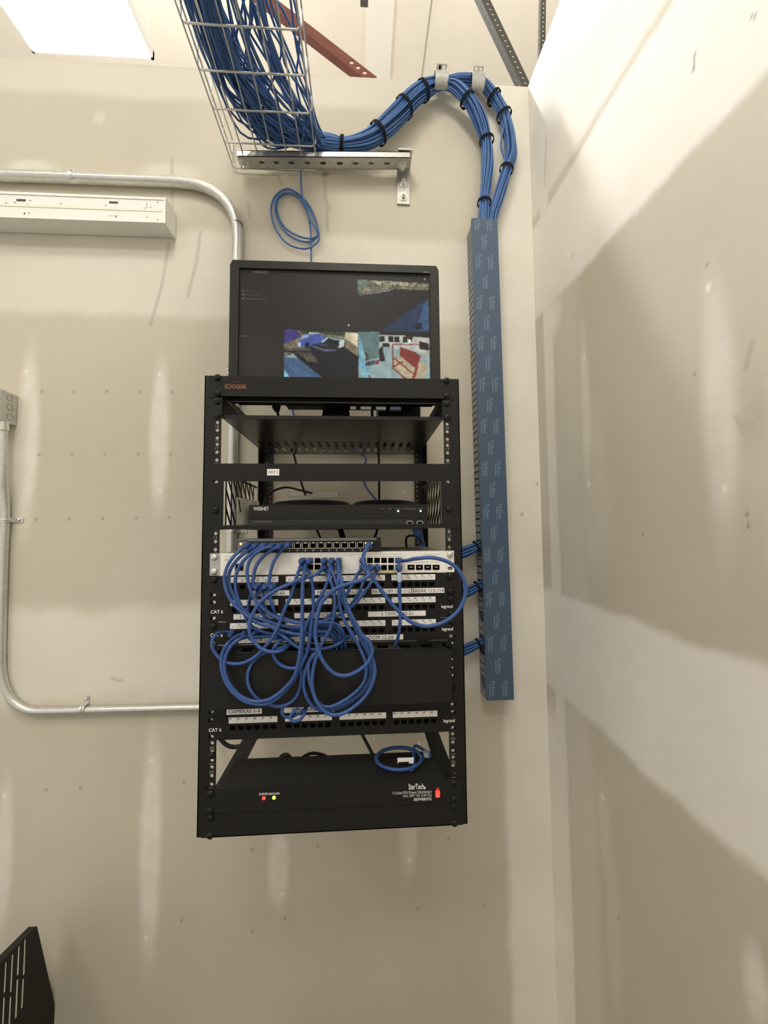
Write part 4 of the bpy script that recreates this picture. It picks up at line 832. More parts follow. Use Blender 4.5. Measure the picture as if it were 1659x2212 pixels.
for b_ in bigs: openings.append(rect(DY+.010, b_[1]+EZ, 1.242, b_[0]+EZ))
My = Matrix(((0, 0, 1, dx0+.0025), (1, 0, 0, 0), (0, 1, 0, 0), (0, 0, 0, 1)))
bd = MB().plate(rect(DY+.003, dbm+EZ, 1.246, dt-.012+EZ), openings, .002, My)
bd.v = [dsh(v) for v in bd.v]; sw = bd.build('slotted_side', PVC, duct)
bd = MB().box(V(dx1-.003, DY+.003, dbm), V(dx1-.001, 1.246, dt-.012)).box(V(dx0+.003, 1.244, dbm), V(dx1-.001, 1.246, dt-.012)); bd.v = [dsh(v) for v in bd.v]; bd.build('trough', PVC, duct)
bd = MB().box(V(dx0, DY-.002, dbm), V(dx1, DY+.001, dt)).box(V(dx0, DY+.001, dbm), V(dx0+.002, DY+.010, dt)).box(V(dx1-.002, DY+.001, dbm), V(dx1, DY+.010, dt)); bd.v = [dsh(v) for v in bd.v]; cv = bd.build('cover', FILM, duct)
lt = MB(); Mr = Matrix(((0, 1, 0), (0, 0, -1), (-1, 0, 0)))
hh = .935; k = 0
rows_ = [(.992, 1)]
while hh > dbm: rows_.append((hh, k % 2)); hh -= .0667; k += 1
for hr, two in rows_:
    for cx in ((dx0+.016, dx0+.056) if two else (dx0+.037,)):
        if hr < dbm+.03: continue
        w = .046 if hr < .98 else .036
        lt.text('Ty-Duct', V(cx+.003, DY-.0025, hr), .0150, width=w, M=Mr)
        lt.box(V(cx-.0065, DY-.0025, hr-w*.55), V(cx-.0050, DY-.0022, hr+w*.32))
lt.v = [dsh(v) for v in lt.v]; lt.build('lettering', FILMT, cv)

# ------------------------------------------------------------------ basket tray
TH = 1.203; tx0, tx1 = -.4145, -.1415
ty = [1.236]+[(un(a_, b_, h=TH).y+un(c_, d_, h=TH).y)/2 for a_, b_, c_, d_ in ((480, 306, 675, 313), (453.5, 233, 668, 242), (427, 149.5, 660, 160), (397, 47, 648, 61.5))]; ty += [ty[-1]-.089*k for k in range(1, 12)]
tray = thing('wire_basket_tray', 'bright wire mesh cable tray running overhead towards the viewer', 'cable tray', V((tx0+tx1)/2, .6, TH))
m = MB(); y_end = ty[-1]-.03
for i in range(7): m.tube([V(tx0+(tx1-tx0)*i/6, YW-.012, TH), V(tx0+(tx1-tx0)*i/6, y_end, TH)], .0022, 6)
m.build('bottom_wires', WIRE, tray)
for x in (tx0, tx1):
    m = MB()
    for hh in ((.045, .095) if x == tx0 else (.050,)): m.tube([V(x+(-.004 if x == tx0 else .004), YW-.012, TH+hh), V(x+(-.004 if x == tx0 else .004), y_end, TH+hh)], .0022, 6)
    m.build('side_wires', WIRE, tray)
for y in ty:
    q = [V(tx0-.004, y, TH+.097), V(tx0-.004, y, TH+.012), V(tx0+.006, y, TH-.003), V((tx0+tx1)/2, y, TH-.004), V(tx1-.006, y, TH-.003), V(tx1+.004, y, TH+.010), V(tx1+.004, y, TH+.052)]
    MB().tube(q, .0026, 7).build('cross_wire', WIRE, tray, smooth=True)

# ------------------------------------------------------------------ strut and its bracket
YS = 1.18
sa = un(512, 338, Y=YS); sb = un(886, 341, Y=YS); sd_ = (sb-sa).normalized(); upv = Vector((-sd_.z, 0, sd_.x))
L = (sb-sa).length; sth = .021
strut = thing('strut_channel', 'slotted galvanised strut channel carrying the end of the wire tray', 'strut', sa)
Ms = Matrix.Translation(sa) @ Matrix(((sd_.x, 0, -upv.x, 0), (0, 1, 0, 0), (sd_.z, 0, -upv.z, 0), (0, 0, 0, 1)))     # local x along, y into the wall, normal down
sl_ = []
for xp in (565, 597, 630, 664, 698, 734, 768, 802, 836): q = un(xp, 354, Y=YS+.0205); sl_.append(slot((q.x-sa.x)/sd_.x, .0205, .0195, .0105))
ch = MB().plate(rect(0, 0, L, .041), sl_, .0025, Ms)
def sp_(a_, y_, z_): return Ms @ Vector((a_, y_, -z_))
for ya, yb2, za, zb2 in ((0, .0025, 0, sth), (.0385, .041, 0, sth), (0, .010, sth-.0025, sth), (.031, .041, sth-.0025, sth)):
    ch.prism([(ya, za), (yb2, za), (yb2, zb2), (ya, zb2)], lambda a_, b_: sp_(0, a_, b_), lambda a_, b_: sp_(L, a_, b_))
ch.build('channel', GALV, strut)
MB().prism([(.003, .003), (.038, .003), (.038, .018), (.003, .018)], lambda a_, b_: sp_(.001, a_, b_), lambda a_, b_: sp_(L-.001, a_, b_)).build('inner_shadow_strip', VOID, strut) if False else None
def bolt(parent, p, r=.0115, ln=.014, d=(0, -1, 0)):
    p = Vector(p); d = Vector(d).normalized()
    MB().cyl(p, p+d*.002, r*1.25, 20).build('washer', ZINC, parent)
    MB().tube([p+d*.002, p+d*.009], r*.72, 6).build('nut', ZINC, parent); MB().cyl(p+d*.009, p+d*(.009+ln), r*.36, 10).build('threaded_end', ZINC, parent)
bolt(strut, sp_((un(522, 350, Y=YS).x-sa.x), .022, 0), .0125, .010, (0, 0, -1)); bolt(strut, sp_((un(871, 360, Y=YS).x-sa.x), .024, 0), .0125, .008, (0, 0, -1))
lb = MB(); lb.box(sp_(-.002, .004, sth), sp_(.045, .036, sth+.004)); lb.build('tray_clamp', GALV, strut)
wb = thing('wall_bracket', 'galvanised angle bracket bolted to wall under the right end of the strut', 'bracket', un(871, 440, Y=1.24))
a = un(858, 439, Y=1.240); b = un(884, 372, Y=1.240); c2 = un(886, 330, Y=1.19)
zt_ = un(871, 372, Y=1.24).z
MB().box((a.x, 1.241, a.z), (b.x, 1.247, zt_)).build('wall_plate', GALV, wb)
MB().box((a.x+.001, 1.222, zt_-.004), (b.x-.001, 1.247, zt_)).build('lower_lip', GALV, wb)
MB().box((a.x, 1.176, sb.z+.0225), (b.x+.003, 1.247, sb.z+.0275)).build('upper_lip', GALV, wb)
for yv in (396, 425): bolt(wb, un(871, yv, Y=1.241), .0125, .006)

# ------------------------------------------------------------------ the cable bundles
def disk(n):
    g = PI*(3-math.sqrt(5)); return [(math.sqrt((i+.5)/n)*math.cos(i*g), math.sqrt((i+.5)/n)*math.sin(i*g)) for i in range(n)]
NB = 31; RC = .0029
mainc = [(700, 309, 1.182, .027), (745, 313, 1.192, .0225), (800, 299, 1.198, .029), (850, 258, 1.198, .033), (893, 211, 1.200, .030), (930, 186, 1.205, .026)]
leftc = [(975, 184, 1.192, .020), (1012, 216, 1.192, .0225), (1036, 258, 1.198, .0245), (1050, 302, 1.208, .0205), (1053, 350, 1.212, .0225), (1050, 398, 1.215, .0205), (1046, 438, 1.215, .0185), (1045, 470, 1.215, .0195), (1046, 520, 1.215, .018)]
rightc = [(985, 174, 1.216, .019), (1035, 178, 1.218, .019), (1067, 210, 1.217, .0215), (1090, 250, 1.216, .0205), (1103, 300, 1.216, .0235), (1105, 335, 1.216, .0215), (1095, 364, 1.216, .0185), (1080, 415, 1.216, .0195), (1068, 455, 1.216, .018), (1063, 480, 1.216, .0175), (1060, 520, 1.216, .017)]
allm = disk(2*NB); br = disk(NB)
perm = list(range(NB)); ordm = sorted(range(2*NB), key=lambda i: -allm[i][1]+.6*random.random())   # upper half of the sheaf feeds the right branch
def frames(cl):
    P = [un(x, y, Y=Yv) for x, y, Yv, r in cl]; out = []
    for i in range(len(P)):
        t_ = (P[min(i+1, len(P)-1)]-P[max(i-1, 0)]).normalized(); n_ = t_.cross(Vector((0, 1, 0))).normalized(); out.append((P[i], n_, n_.cross(t_).normalized(), cl[i][3]))
    return out
for bi, (cl, nm, lab) in enumerate(((leftc, 'left', 'blue cable of the nearer, left-hand branch curving down into the wall duct'), (rightc, 'right', 'blue cable of the farther, right-hand branch curving down into the wall duct'))):
    fm = frames(mainc); fb = frames(cl)
    random.shuffle(perm)
    for i in range(NB):
        md = allm[ordm[i+NB*(1-bi)]] if bi == 1 else allm[ordm[i+NB]]
        if bi == 1: md = allm[ordm[i]]
        pts = []
        # in the tray
        z = random.random(); loose = random.random() < .26
        X0 = random.uniform(-.402, -.310) if not loose else random.uniform(-.33, -.165)
        hz = TH+.008+random.random()**1.3*(.11 if not loose else .05)
        X1 = X0+random.gauss(0, .008)
        pts.append(V(X0+random.gauss(0, .01), ty[-1]-.02, hz)); pts.append(V(X0+random.gauss(0, .012), .35, hz+random.gauss(0, .004)))
        pts.append(V(min(-.15, max(-.395, X0+random.gauss(0, .012))), .62, hz)); pts.append(V(min(-.15, max(-.395, X1+random.gauss(0, .010))), .82, hz))
        e = random.random()
        ysw = 1.0+.12*e
        if loose:
            pts.append(V(min(-.16, X1+.02+random.gauss(0, .01)), .95+.04*e, hz+.004)); pts.append(V(min(-.145, X1+.05+.03*e), 1.05+.04*e, TH+.015+.05*random.random()))
        else:
            pts.append(V(X1+.004, .96, hz)); pts.append(V(X1+.028+.02*(1-e), ysw+.015, TH+.012+.06*z)); pts.append(V(-.262+.04*(1-e), 1.115+.07*e, TH+.014+.055*z))
        r0 = random.uniform(-.5, .5)
        for j, (P, n_, w_, R_) in enumerate(fm):
            a = r0+j*.22; ca, sa_ = math.cos(a*.5), math.sin(a*.5); u = md[0]*ca-md[1]*sa_; v = md[0]*sa_+md[1]*ca
            k = (R_-RC); pts.append(P+n_*v*k+w_*u*k+Vector((random.gauss(0, .0008), 0, random.gauss(0, .0008))))
        bd_ = br[perm[i]]; r1 = random.uniform(0, .5)
        for j, (P, n_, w_, R_) in enumerate(fb):
            a = r1+j*.16; ca, sa_ = math.cos(a), math.sin(a); u = bd_[0]*ca-bd_[1]*sa_; v = bd_[0]*sa_+bd_[1]*ca
            k = (R_-RC); ex_ = 0
            if bi == 1 and i < 2 and 4 <= j <= 5: ex_ = .012; v = -1; u = 0
            pts.append(P+n_*v*(k+ex_)+w_*u*k)
        for q in pts[7:]: q.y = min(q.y, YW-.005)
        o = MB().tube(cr(pts, 4), RC, 7, caps=False).build('network_cable', BLUE2, smooth=True); props(o, lab, 'cable', 'blue cables in the %s-hand branch' % nm)
for k in range(10):                                         # slack strands that lie in the tray only
    x = random.uniform(-.31, -.165); a = random.uniform(.03, .06); pts = [V(x+random.gauss(0, .01), -.1, TH+.02), V(x-.02, .3, TH+.02), V(x, .6, TH+.015)]
    pts += [V(x+a*math.sin(q*1.1+k)+.012*q-.03, .74+.07*q, TH+.012+.04*random.random()) for q in range(6)]
    pts += [V(-.20+.012*k/3, 1.17, TH+.02), V(-.13, 1.195, TH+.04)]
    o = MB().tube(cr([Vector((min(-.146, max(-.395, p.x)) if p.y < 1.16 else p.x, p.y, p.z)) for p in pts], 5), RC, 7).build('slack_cable', BLUE2, smooth=True); props(o, 'slack blue cable lying loose in waves along the right side of the wire tray', 'cable', 'slack blue cables in the wire tray')
for k in range(22):                                         # further cables of the dense pile along the tray's left side
    X0 = random.uniform(-.405, -.31); hz = TH+.006+.10*random.random(); e = random.random()
    pts = [V(X0+random.gauss(0, .01), -.13, hz), V(X0+random.gauss(0, .012), .35, hz), V(X0, .62, hz), V(X0+random.gauss(0, .01), .82, hz), V(X0+.006, .97, hz), V(X0+.03+.02*(1-e), 1.03+.13*e, TH+.012+.05*random.random()), V(-.27+.05*(1-e), 1.12+.07*e, TH+.012+.05*random.random())]
    for j, (P, n_, w_, R_) in enumerate(frames(mainc)[:3]): a = 2*PI*k/22+.2*j; pts.append(P+(n_*math.cos(a)+w_*math.sin(a))*(R_-RC)*(.9-.25*j))
    o = MB().tube(cr([Vector((max(-.405, p.x), p.y, p.z)) for p in pts], 4), RC, 7).build('network_cable', BLUE2, smooth=True); props(o, 'blue cable of the dense pile along the left side of the wire tray', 'cable', 'blue cables piled in the wire tray')
# hook-and-loop ties
def tie(label, px, py, Yc, tx_, ty_, r, wd=.0085):
    P = un(px, py, Y=Yc); Q = un(px+tx_, py+ty_, Y=Yc); t_ = (Q-P).normalized(); n_ = t_.cross(Vector((0, 1, 0))).normalized(); w_ = n_.cross(t_).normalized()
    ry = min(r*1.0, YW-.003-Yc); m = MB(); N = 26; vs = []
    for k in range(N):
        a = 2*PI*k/N
        for rr, s in ((1.0, -1), (1.0, 1), (1.0+.0022/r, 1), (1.0+.0022/r, -1)): vs.append(P+(n_*math.cos(a)*r*rr+w_*math.sin(a)*ry*rr)+t_*s*wd/2)
    fs = []
    for k in range(N):
        j = (k+1) % N
        for c_ in range(4): d_ = (c_+1) % 4; fs.append((k*4+c_, k*4+d_, j*4+d_, j*4+c_))
    m.add(vs, fs); o = m.build('cable_tie', VEL, smooth=True); return props(o, label, 'tie', 'black hook-and-loop cable ties')
tie('black tie nearest the tray, round the sagging sheaf', 739, 314, 1.192, 10, 1, .0245, .0105)
tie('black tie on the rising sheaf, lower one above the strut', 817, 288, 1.198, 10, -9, .0325, .0100)
tie('black tie on the rising sheaf, midway up the slope', 873, 232, 1.199, 10, -11, .0325, .0085)
tie('black tie just left of the first metal strap', 914, 196, 1.203, 12, -8, .0290, .0095)
tie('topmost black tie on the left branch below the metal straps', 1009, 215, 1.192, 7, 9, .0240, .0090)
tie('black tie halfway down the left branch', 1051, 304, 1.208, 1, 10, .0222)
tie('black tie just above the duct on the left branch', 1046, 438, 1.215, -1, 10, .0208)
tie('topmost black tie on the right branch beside the second strap', 1067, 210, 1.216, 8, 10, .0235)
tie('second black tie down the right branch', 1089, 249, 1.216, 4, 10, .0235)
tie('lowest black tie on the right branch', 1094, 366, 1.216, -3, 10, .0210)
# metal straps that hook the bundle to the wall top
for k, (px, cy, rr, lab) in enumerate(((951, 180, .0290, 'galvanised strap holding the bundle at wall top, the one nearer the rising sheaf'), (1029, 184, .0290, 'galvanised strap holding the bundle at wall top, the one nearer the corner'))):
    cb = un(px, cy, Y=1.203); x0 = cb.x-.0215; x1 = cb.x+.0215
    hs = thing('bundle_strap', lab, 'strap', cb, 'metal straps at the wall top')
    prof = [(1.30, WT+EZ+.004), (1.245, WT+EZ+.004)]+[(1.203+rr*math.cos(a), cb.z+rr*1.03*math.sin(a)) for a in [math.radians(q) for q in range(62, 262, 14)]]
    n = len(prof); vs = []
    for dd_ in (0, .002):
        for y, z in prof: 
            v = Vector((y-1.203, z-cb.z)); v2 = v*(1+dd_/max(.02, v.length)); vs += [(x, 1.203+v2.x, cb.z+v2.y) for x in (x0, x1)]
    fs = []
    for i in range(n-1): fs += [(2*i, 2*i+1, 2*i+3, 2*i+2), (2*n+2*i+2, 2*n+2*i+3, 2*n+2*i+1, 2*n+2*i), (2*i, 2*i+2, 2*n+2*i+2, 2*n+2*i), (2*i+3, 2*i+1, 2*n+2*i+1, 2*n+2*i+3)]
    MB().add(vs, fs).build('band', GALV, hs, smooth=True)
    uv = Vector((0, -.72, .69)); nv = Vector((0, -.69, -.72)); cc = cb+uv*(rr+.001)
    Mt = Matrix.Translation(cc) @ Matrix(((1, 0, 0, 0), (0, uv.y, nv.y, 0), (0, uv.z, nv.z, 0), (0, 0, 0, 1)))
    MB().plate(rect(-.017, -.003, .017, .013), [slot(-.008, .006, .009, .006), slot(.008, .006, .009, .006)], .0018, Mt).build('slotted_tab', GALV, hs)
    if k == 0: MB().dome(cc+uv*.006+Vector((-.006, 0, 0)), nv, .005, .005).build('screw', BLK2, hs)
# cables leaving the duct for the rack
for k, (yc, lab) in enumerate(((1183, 'blue cable of the top sheaf crossing from duct to rack'), (1270, 'blue cable of the middle sheaf crossing from duct to rack'), (1394, 'blue cable of the bottom sheaf crossing from duct to rack'))):
    N = 11 if k != 1 else 10
    for i in range(N):
        dx_, dy_ = disk(N)[i]; wy = dy_*.5
        p = [(1046, yc-8+dy_*9, 1.216+dx_*.012), (1034, yc-3+dy_*10, 1.212+dx_*.014), (1018, yc+5+dy_*13, 1.200+dx_*.014), (1000, yc+12+dy_*14, 1.185+dx_*.015), (985, yc+17+dy_*14, 1.165+dx_*.015), (965, yc+20+dy_*14, 1.13+dx_*.01), (930, yc+20+dy_*13, 1.09)]
        cord('duct_cable', lab, 'cable', [un(x, y, Y=Yv) for x, y, Yv in p], .0029, BLUE2, 'blue cables from the duct, %s sheaf' % ('top', 'middle', 'bottom')[k], n=5)
tie('short black tie at the duct mouth of the top cable sheaf', 1029, 1180, 1.211, 10, -5, .0165, .006)
tie('short black tie at the duct mouth of the middle cable sheaf', 1031, 1267, 1.211, 10, -5, .0165, .006)
tie('short black tie at the duct mouth of the bottom cable sheaf', 1034, 1391, 1.211, 10, -5, .0165, .006)
# the single coiled drop above the monitor
YH = 1.236
pl = [(650, 360), (650, 390), (652, 415), (655, 430), (668, 452), (680, 475), (688, 500), (688, 520), (672, 534), (650, 537), (622, 527), (600, 503), (587, 470), (587, 440), (600, 418), (620, 408), (640, 416), (662, 436), (677, 462), (686, 490), (684, 512), (668, 522), (642, 518), (615, 500), (598, 470), (594, 440), (604, 422), (622, 416), (643, 424), (660, 446), (670, 475), (685, 500), (682, 512), (665, 515), (640, 508), (612, 488), (598, 455), (603, 428), (620, 417), (642, 423), (658, 445), (667, 470), (671, 500), (672, 535), (672, 562), (672, 600)]
cord('hanging_cable', 'single blue cable hanging from the tray in a wound coil above the monitor', 'cable', [un(x, y, Y=YH-.006*math.sin(i*.28)) for i, (x, y) in enumerate(pl)], .0029, BLUE2, n=5)

# ------------------------------------------------------------------ conduits and boxes
YC1 = 1.229
c1 = [(-200, 372), (-40, 376), (0, 379), (80, 381), (160, 384), (240, 387), (320, 390), (380, 393), (420, 398), (455, 410), (483, 430), (501, 455), (511, 485), (513, 520), (512, 560), (508, 700), (505, 850), (502, 1000), (500, 1150), (498, 1230), (496, 1380), (495, 1524)]
cd = thing('conduit', 'grey steel conduit bending down behind the monitor', 'pipe', un(510, 500, Y=YC1))
MB().tube(cr([un(x, y, Y=YC1) for x, y in c1], 5), .0165, 18).build('pipe', EMT, cd, smooth=True)
for p, q in (((-8, 378), (4, 379)),): MB().tube([un(p[0], p[1], Y=YC1), un(q[0], q[1], Y=YC1)], .0182, 20).build('coupling', EMT, cd, smooth=True)
MB().tube([un(513, 483, Y=YC1), un(513, 486, Y=YC1)], .0170, 18).build('joint', GREY, cd, smooth=True)
c2 = [un(6, 922, Y=1.208), un(7, 960, Y=1.209), un(7, 1020, Y=1.212), un(10, 1060, Y=1.224), un(12, 1100, Y=1.233), un(11, 1140, Y=1.234), un(8, 1200, Y=1.235), un(5, 1300, Y=1.235), un(3, 1400, Y=1.235), un(4, 1450, Y=1.235), un(14, 1490, Y=1.235), un(33, 1519, Y=1.235), un(62, 1534, Y=1.235), (un(100, 1536, Y=1.235)), un(180, 1534, Y=1.235), un(300, 1531, Y=1.235), un(420, 1528.5, Y=1.235), un(482, 1527, Y=1.235)]
cd = thing('conduit', 'thin steel conduit dropping from the box and turning right towards the rack', 'pipe', un(8, 1400, Y=1.235))
MB().tube(cr(c2, 6), .0112, 16).build('pipe', EMT, cd, smooth=True)
MB().tube([un(6, 912, Y=1.207), un(6, 930, Y=1.208)], .0145, 16).build('connector', ZINC, cd, smooth=True)
def strap(label, px, py, Yc, r, ax, tab, wd=.014, tl_=.030):
    P = un(px, py, Y=Yc); ax = Vector(ax).normalized(); tb_ = Vector(tab).normalized(); s_ = thing('pipe_strap', label, 'strap', P, 'pipe straps'); m = MB()
    N = 12; vs = []
    for k in range(N+1):
        a = PI*k/N
        for rr in (r+.0006, r+.0026):
            for q in (-1, 1): vs.append(P+tb_*math.cos(a)*rr+Vector((0, -1, 0))*math.sin(a)*rr+ax*q*wd/2)
    fs = []
    for k in range(N):
        i0 = 4*k; i1 = 4*k+4; fs += [(i0, i0+1, i1+1, i1), (i0+2, i1+2, i1+3, i0+3), (i0, i1, i1+2, i0+2), (i0+1, i0+3, i1+3, i1+1)]
    m.add(vs, fs); m.tube([P+tb_*math.cos(a)*(r+.003)+Vector((0, -1, 0))*math.sin(a)*(r+.003) for a in [PI*k/N for k in range(N+1)]], .002, 6)
    m.build('band', ZINC, s_)
    a = P+tb_*(r+.001); a.y = YW-.0022; b_ = a+tb_*tl_; t2 = MB().bar(a, b_, .0025, wd, (0, 1, 0)); t2.cyl(a+Vector((0, -.0012, 0)), b_+Vector((0, -.0012, 0)), .0005, 4); t2.build('tab', ZINC, s_)
    w = MB().bar(P+tb_*(r+.0015)+Vector((0, 0, 0)), Vector(((P+tb_*(r+.0015)).x, YW-.002, (P+tb_*(r+.0015)).z)), wd, .002, ax); w.build('web', ZINC, s_)
    MB().dome(a+tb_*tl_*.62+Vector((0, -.002, 0)), (0, -1, 0), .0052, .004, 12).build('screw', ZINC, s_, smooth=True)
strap('steel one-hole strap on the upper conduit, above the bare light batten', 158, 384, YC1, .0165, (1, 0, .35), (-.35, 0, 1), .015, .026)
strap('steel strap on the vertical conduit at the left edge, tab to the right', 11, 1123, 1.234, .0112, (0, 0, 1), (1, 0, 0))
strap('steel strap on the low horizontal conduit, tab upwards', 181, 1532, 1.235, .0112, (1, 0, 0), (0, 0, 1), .014, .022)
strap('steel strap on the conduit seen through the rack below the drawer', 501, 1146, YC1, .0165, (0, 0, 1), (1, 0, 0), .012, .022)
strap('steel strap on the conduit just left of the monitor', 506, 795, YC1, .0165, (0, 0, 1), (-1, 0, 0), .022, .010)
jb = thing('junction_box', 'galvanised junction box with round knockouts at the left edge', 'box', V(-1.15, 1.215, .33))
xr = un(38, 870, Y=1.246).x; f = un(3, 840, X=xr); 
MB().box((xr-.11, f.y, un(3, 910, X=xr).z), (xr, 1.246, f.z), .002).build('body', GALV, jb)
for yv in (860, 880, 901): p = un(21, yv, X=xr); MB().tube([p+Vector((0, .0095*math.cos(a), .0095*math.sin(a)))+Vector((.0002, 0, 0)) for a in [2*PI*k/20 for k in range(20)]], .0007, 5, closed=True).build('knockout', GREY, jb)
MB().box((xr-.112, f.y-.002, un(3, 912, X=xr).z), (xr-.001, f.y, f.z+.001)).build('lid', GALV, jb)
# bare light batten on the wall
bt = thing('light_batten', 'white tubeless light batten on the wall at upper left', 'light fixture', V(-.9, 1.22, .96))
bx1_ = un(356, 450, Y=1.18).x; bz0, bz1 = .9575+EZ, 1.0375+EZ; bx0_ = -1.42
MB().box((bx0_, 1.182, bz0+.004), (bx1_, 1.246, bz1), .003).build('channel', WHT, bt)
MB().box((bx0_, 1.1795, bz1-.006), (bx1_, 1.184, bz1+.001)).box((bx0_, 1.1795, bz0), (bx1_, 1.184, bz0+.004)).build('rim', mat('white_rim', (.86, .84, .78), .35), bt)
MB().box((bx1_, 1.178, bz0-.002), (bx1_+.003, 1.246, bz1+.002)).build('end_cap', WHT, bt)
lsz = (bz0+bz1)/2; MB().box((bx0_, 1.1805, lsz-.004), (bx1_-.010, 1.182, lsz+.004), .001).build('led_strip', mat('ivory_strip', (.80, .76, .62), .5), bt)
dk = MB()
for x in (45, 245): p = un(x, 432 if x < 100 else 437, Y=1.181); dk.box((p.x-.013, 1.181, p.z-.003), (p.x+.013, 1.1822, p.z+.003)); 
for x, y in ((52, 461), (250, 467)): p = un(x, y, Y=1.181); dk.box((p.x-.001, 1.181, p.z-.003), (p.x+.002, 1.1822, p.z+.003))
for x, y in ((65, 433), (60, 441), (131, 440), (228, 443), (317, 441), (317, 447), (325, 447), (312, 450), (317, 469), (340, 437), (340, 474), (13, 438), (32, 437), (62, 460)): p = un(x, y, Y=1.181); dk.cyl((p.x, 1.181, p.z), (p.x, 1.1822, p.z), .0016, 8)
dk.build('knockout_holes', mat('dark_hole', (.06, .06, .055), .7), bt)
MB().plate(rect(un(242, 460, Y=1.18).x-.012, un(242, 465, Y=1.18).z, un(242, 460, Y=1.18).x+.014, un(242, 465, Y=1.18).z+.006), [], .001, FM(1.181)).build('tab_plate', WHT, bt)

# ------------------------------------------------------------------ steel above the wall
def angle(name, label, a, b, w, th, m, holes, hole_r=.006, pitch=.03, end_holes=0, out=(0, -1, 0)):
    a = Vector(a); b = Vector(b); d = (b-a).normalized(); o_ = Vector(out); s_ = d.cross(o_).normalized(); L_ = (b-a).length
    M = Matrix.Translation(a) @ Matrix(((d.x, s_.x, o_.x, 0), (d.y, s_.y, o_.y, 0), (d.z, s_.z, o_.z, 0), (0, 0, 0, 1)))
    t = thing(name, label, 'brace', a)
    hl = [circle(.015+pitch*k, 0, hole_r, 10) for k in range(int(L_/pitch))] if holes else [circle(L_-.05-.035*k, 0, .009, 12) for k in range(end_holes)]
    MB().plate(rect(0, -w/2, L_, w/2), hl, th, M).build('face_flange', m, t)
    M2 = M @ Matrix.Translation((0, w/2, 0)) @ Matrix.Rotation(PI/2, 4, 'X')
    hl2 = [slot(.015+pitch*k+pitch/2, -w*.45, pitch*.35, .008) for k in range(int(L_/pitch)-1)] if holes else []
    MB().plate(rect(0, -w, L_, 0), hl2, th, M2).build('return_flange', m, t)
a = un(575-217*1.2, -170*1.2-6, Y=1.55); b = un(800, 166, Y=1.55)
angle('red_brace', 'dark red steel angle sloping down behind the wall top', a, b+(b-a).normalized()*.02, .036, .004, RED, False, end_holes=3)
a = un(1050-95, -200, Y=1.6); b = un(1124, 155, Y=1.6)
angle('slotted_angle', 'dark perforated steel angle slanting down behind the wall top', a, b+(b-a).normalized()*.25, .036, .003, DANG, True, pitch=.027, hole_r=.0055)
a = un(1179, -260, Y=1.7); b = un(1172, 150, Y=1.7)
angle('slotted_angle', 'dark perforated steel angle hanging upright beside the right wall top', a, b+(b-a).normalized()*.25, .024, .003, DANG, True, pitch=.024, hole_r=.0055)
o = MB().box(un(778, -10, Y=2.5), un(795, 7, Y=2.56), .004).build('beam_clamp', DANG); props(o, 'small dark clamp beside the ceiling beam at the top edge', 'clamp')

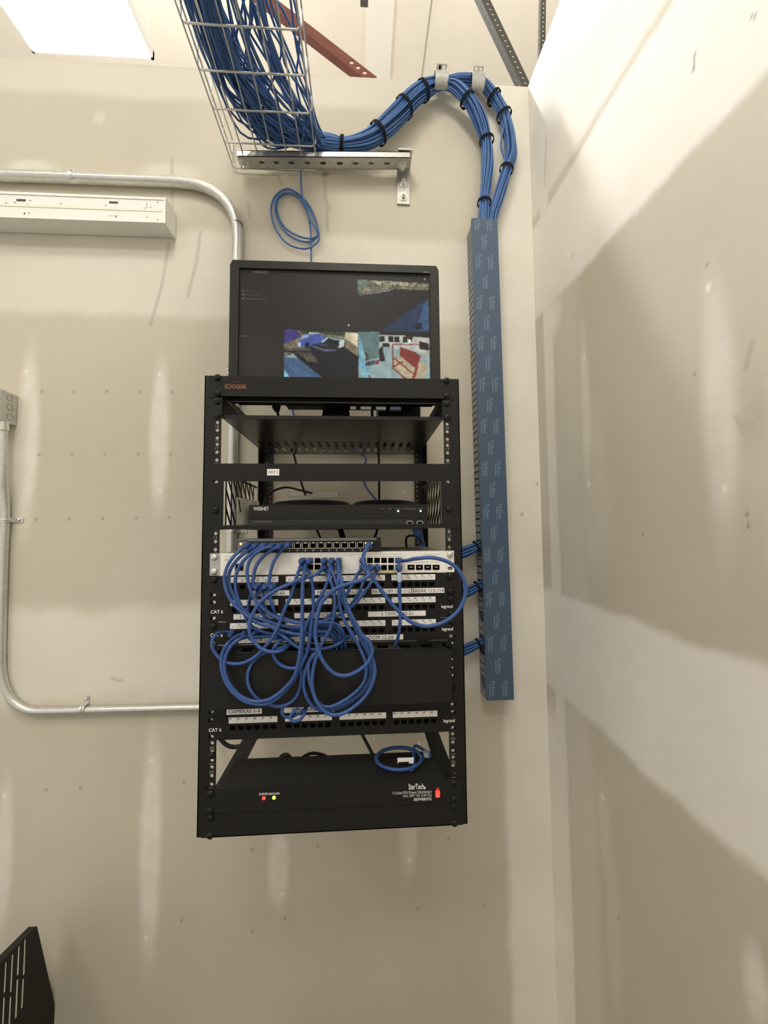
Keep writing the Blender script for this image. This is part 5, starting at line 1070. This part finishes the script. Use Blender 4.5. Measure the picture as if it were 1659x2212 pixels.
# ------------------------------------------------------------------ vented black panel, bottom left
vp = thing('vented_metal_sheet', 'black slotted metal panel leaning at the lower left by the wall', 'panel', V(-.93, 1.1, -1.8))
XP = -.885
A1 = un(80, 2001, X=XP); A0 = un(0, 2082, X=XP); C1 = un(128, 2212, X=XP)
sy = (A1.y-A0.y); dirb = (C1-A1)
fb_ = A0+(A0-A1)*3.2; lowb = A1+dirb*1.55
outl = [(A1.y, A1.z), (lowb.y, lowb.z), (fb_.y, lowb.z), (fb_.y, fb_.z)]
hs = []
Mx = Matrix(((0, 0, 1, XP), (1, 0, 0, 0), (0, 1, 0, 0), (0, 0, 0, 1)))
def yz(zx, zy): q = un(zx/8.295, 1960+zy/8.295, X=XP); return q.y, q.z
base = [[(440, 590), (472, 545), (455, 1195), (408, 1235)], [(330, 715), (368, 672), (345, 1195), (300, 1235)]]
for qd in [[(440, 590), (472, 548), (452, 1190), (410, 1235)], [(330, 715), (366, 672), (345, 1195), (302, 1235)], [(215, 860), (250, 818), (220, 1500), (178, 1545)], [(97, 1000), (132, 960), (105, 1510), (64, 1555)], [(405, 1300), (442, 1262), (418, 1790), (376, 1830)],
           [(300, 1310), (340, 1265), (312, 1960), (266, 2010)], [(178, 1620), (214, 1575), (190, 2160), (148, 2200)], [(62, 1630), (100, 1585), (74, 2170), (34, 2210)], [(-20, 1140), (12, 1105), (-8, 1700), (-50, 1740)], [(-60, 1660), (-18, 1600), (-40, 2180), (-84, 2230)]]:
    hs.append([yz(*p) for p in qd])
MB().plate(outl, hs, .002, Mx).build('slotted_sheet', mat('panel_black', (.012, .0115, .010), .5, bump=.1, bscale=400), vp)
w = .022
MB().add([A1, fb_, fb_+Vector((-w, 0, 0)), A1+Vector((-w, 0, 0))], [(0, 1, 2, 3)]).add([A1, A1+Vector((-w, 0, 0)), lowb+Vector((-w, 0, 0)), lowb], [(0, 1, 2, 3)]).build('edge_flange', BLK, vp)

# ------------------------------------------------------------------ world, camera, colour
w = bpy.data.worlds.new('World'); SC.world = w; w.use_nodes = True
w.node_tree.nodes['Background'].inputs['Color'].default_value = (1., .93, .82, 1); w.node_tree.nodes['Background'].inputs['Strength'].default_value = .74
cam = bpy.data.cameras.new('camera'); co_ = bpy.data.objects.new('camera', cam); COL.objects.link(co_)
cam.sensor_fit = 'HORIZONTAL'; cam.sensor_width = 36; cam.lens = FP/1659*36; cam.clip_start = .02; cam.clip_end = 60
R_ = Matrix([list(RM[0]), list(-RM[1]), list(-RM[2])]).transposed()
co_.matrix_world = Matrix.Translation((0, 0, EZ)) @ R_.to_4x4()
SC.camera = co_
SC.view_settings.view_transform = 'Standard'; SC.view_settings.look = 'None'; SC.view_settings.gamma = 1; SC.view_settings.use_curve_mapping = False
SC.view_settings.exposure = .17
SC.cycles.max_bounces = 6; SC.cycles.diffuse_bounces = 4
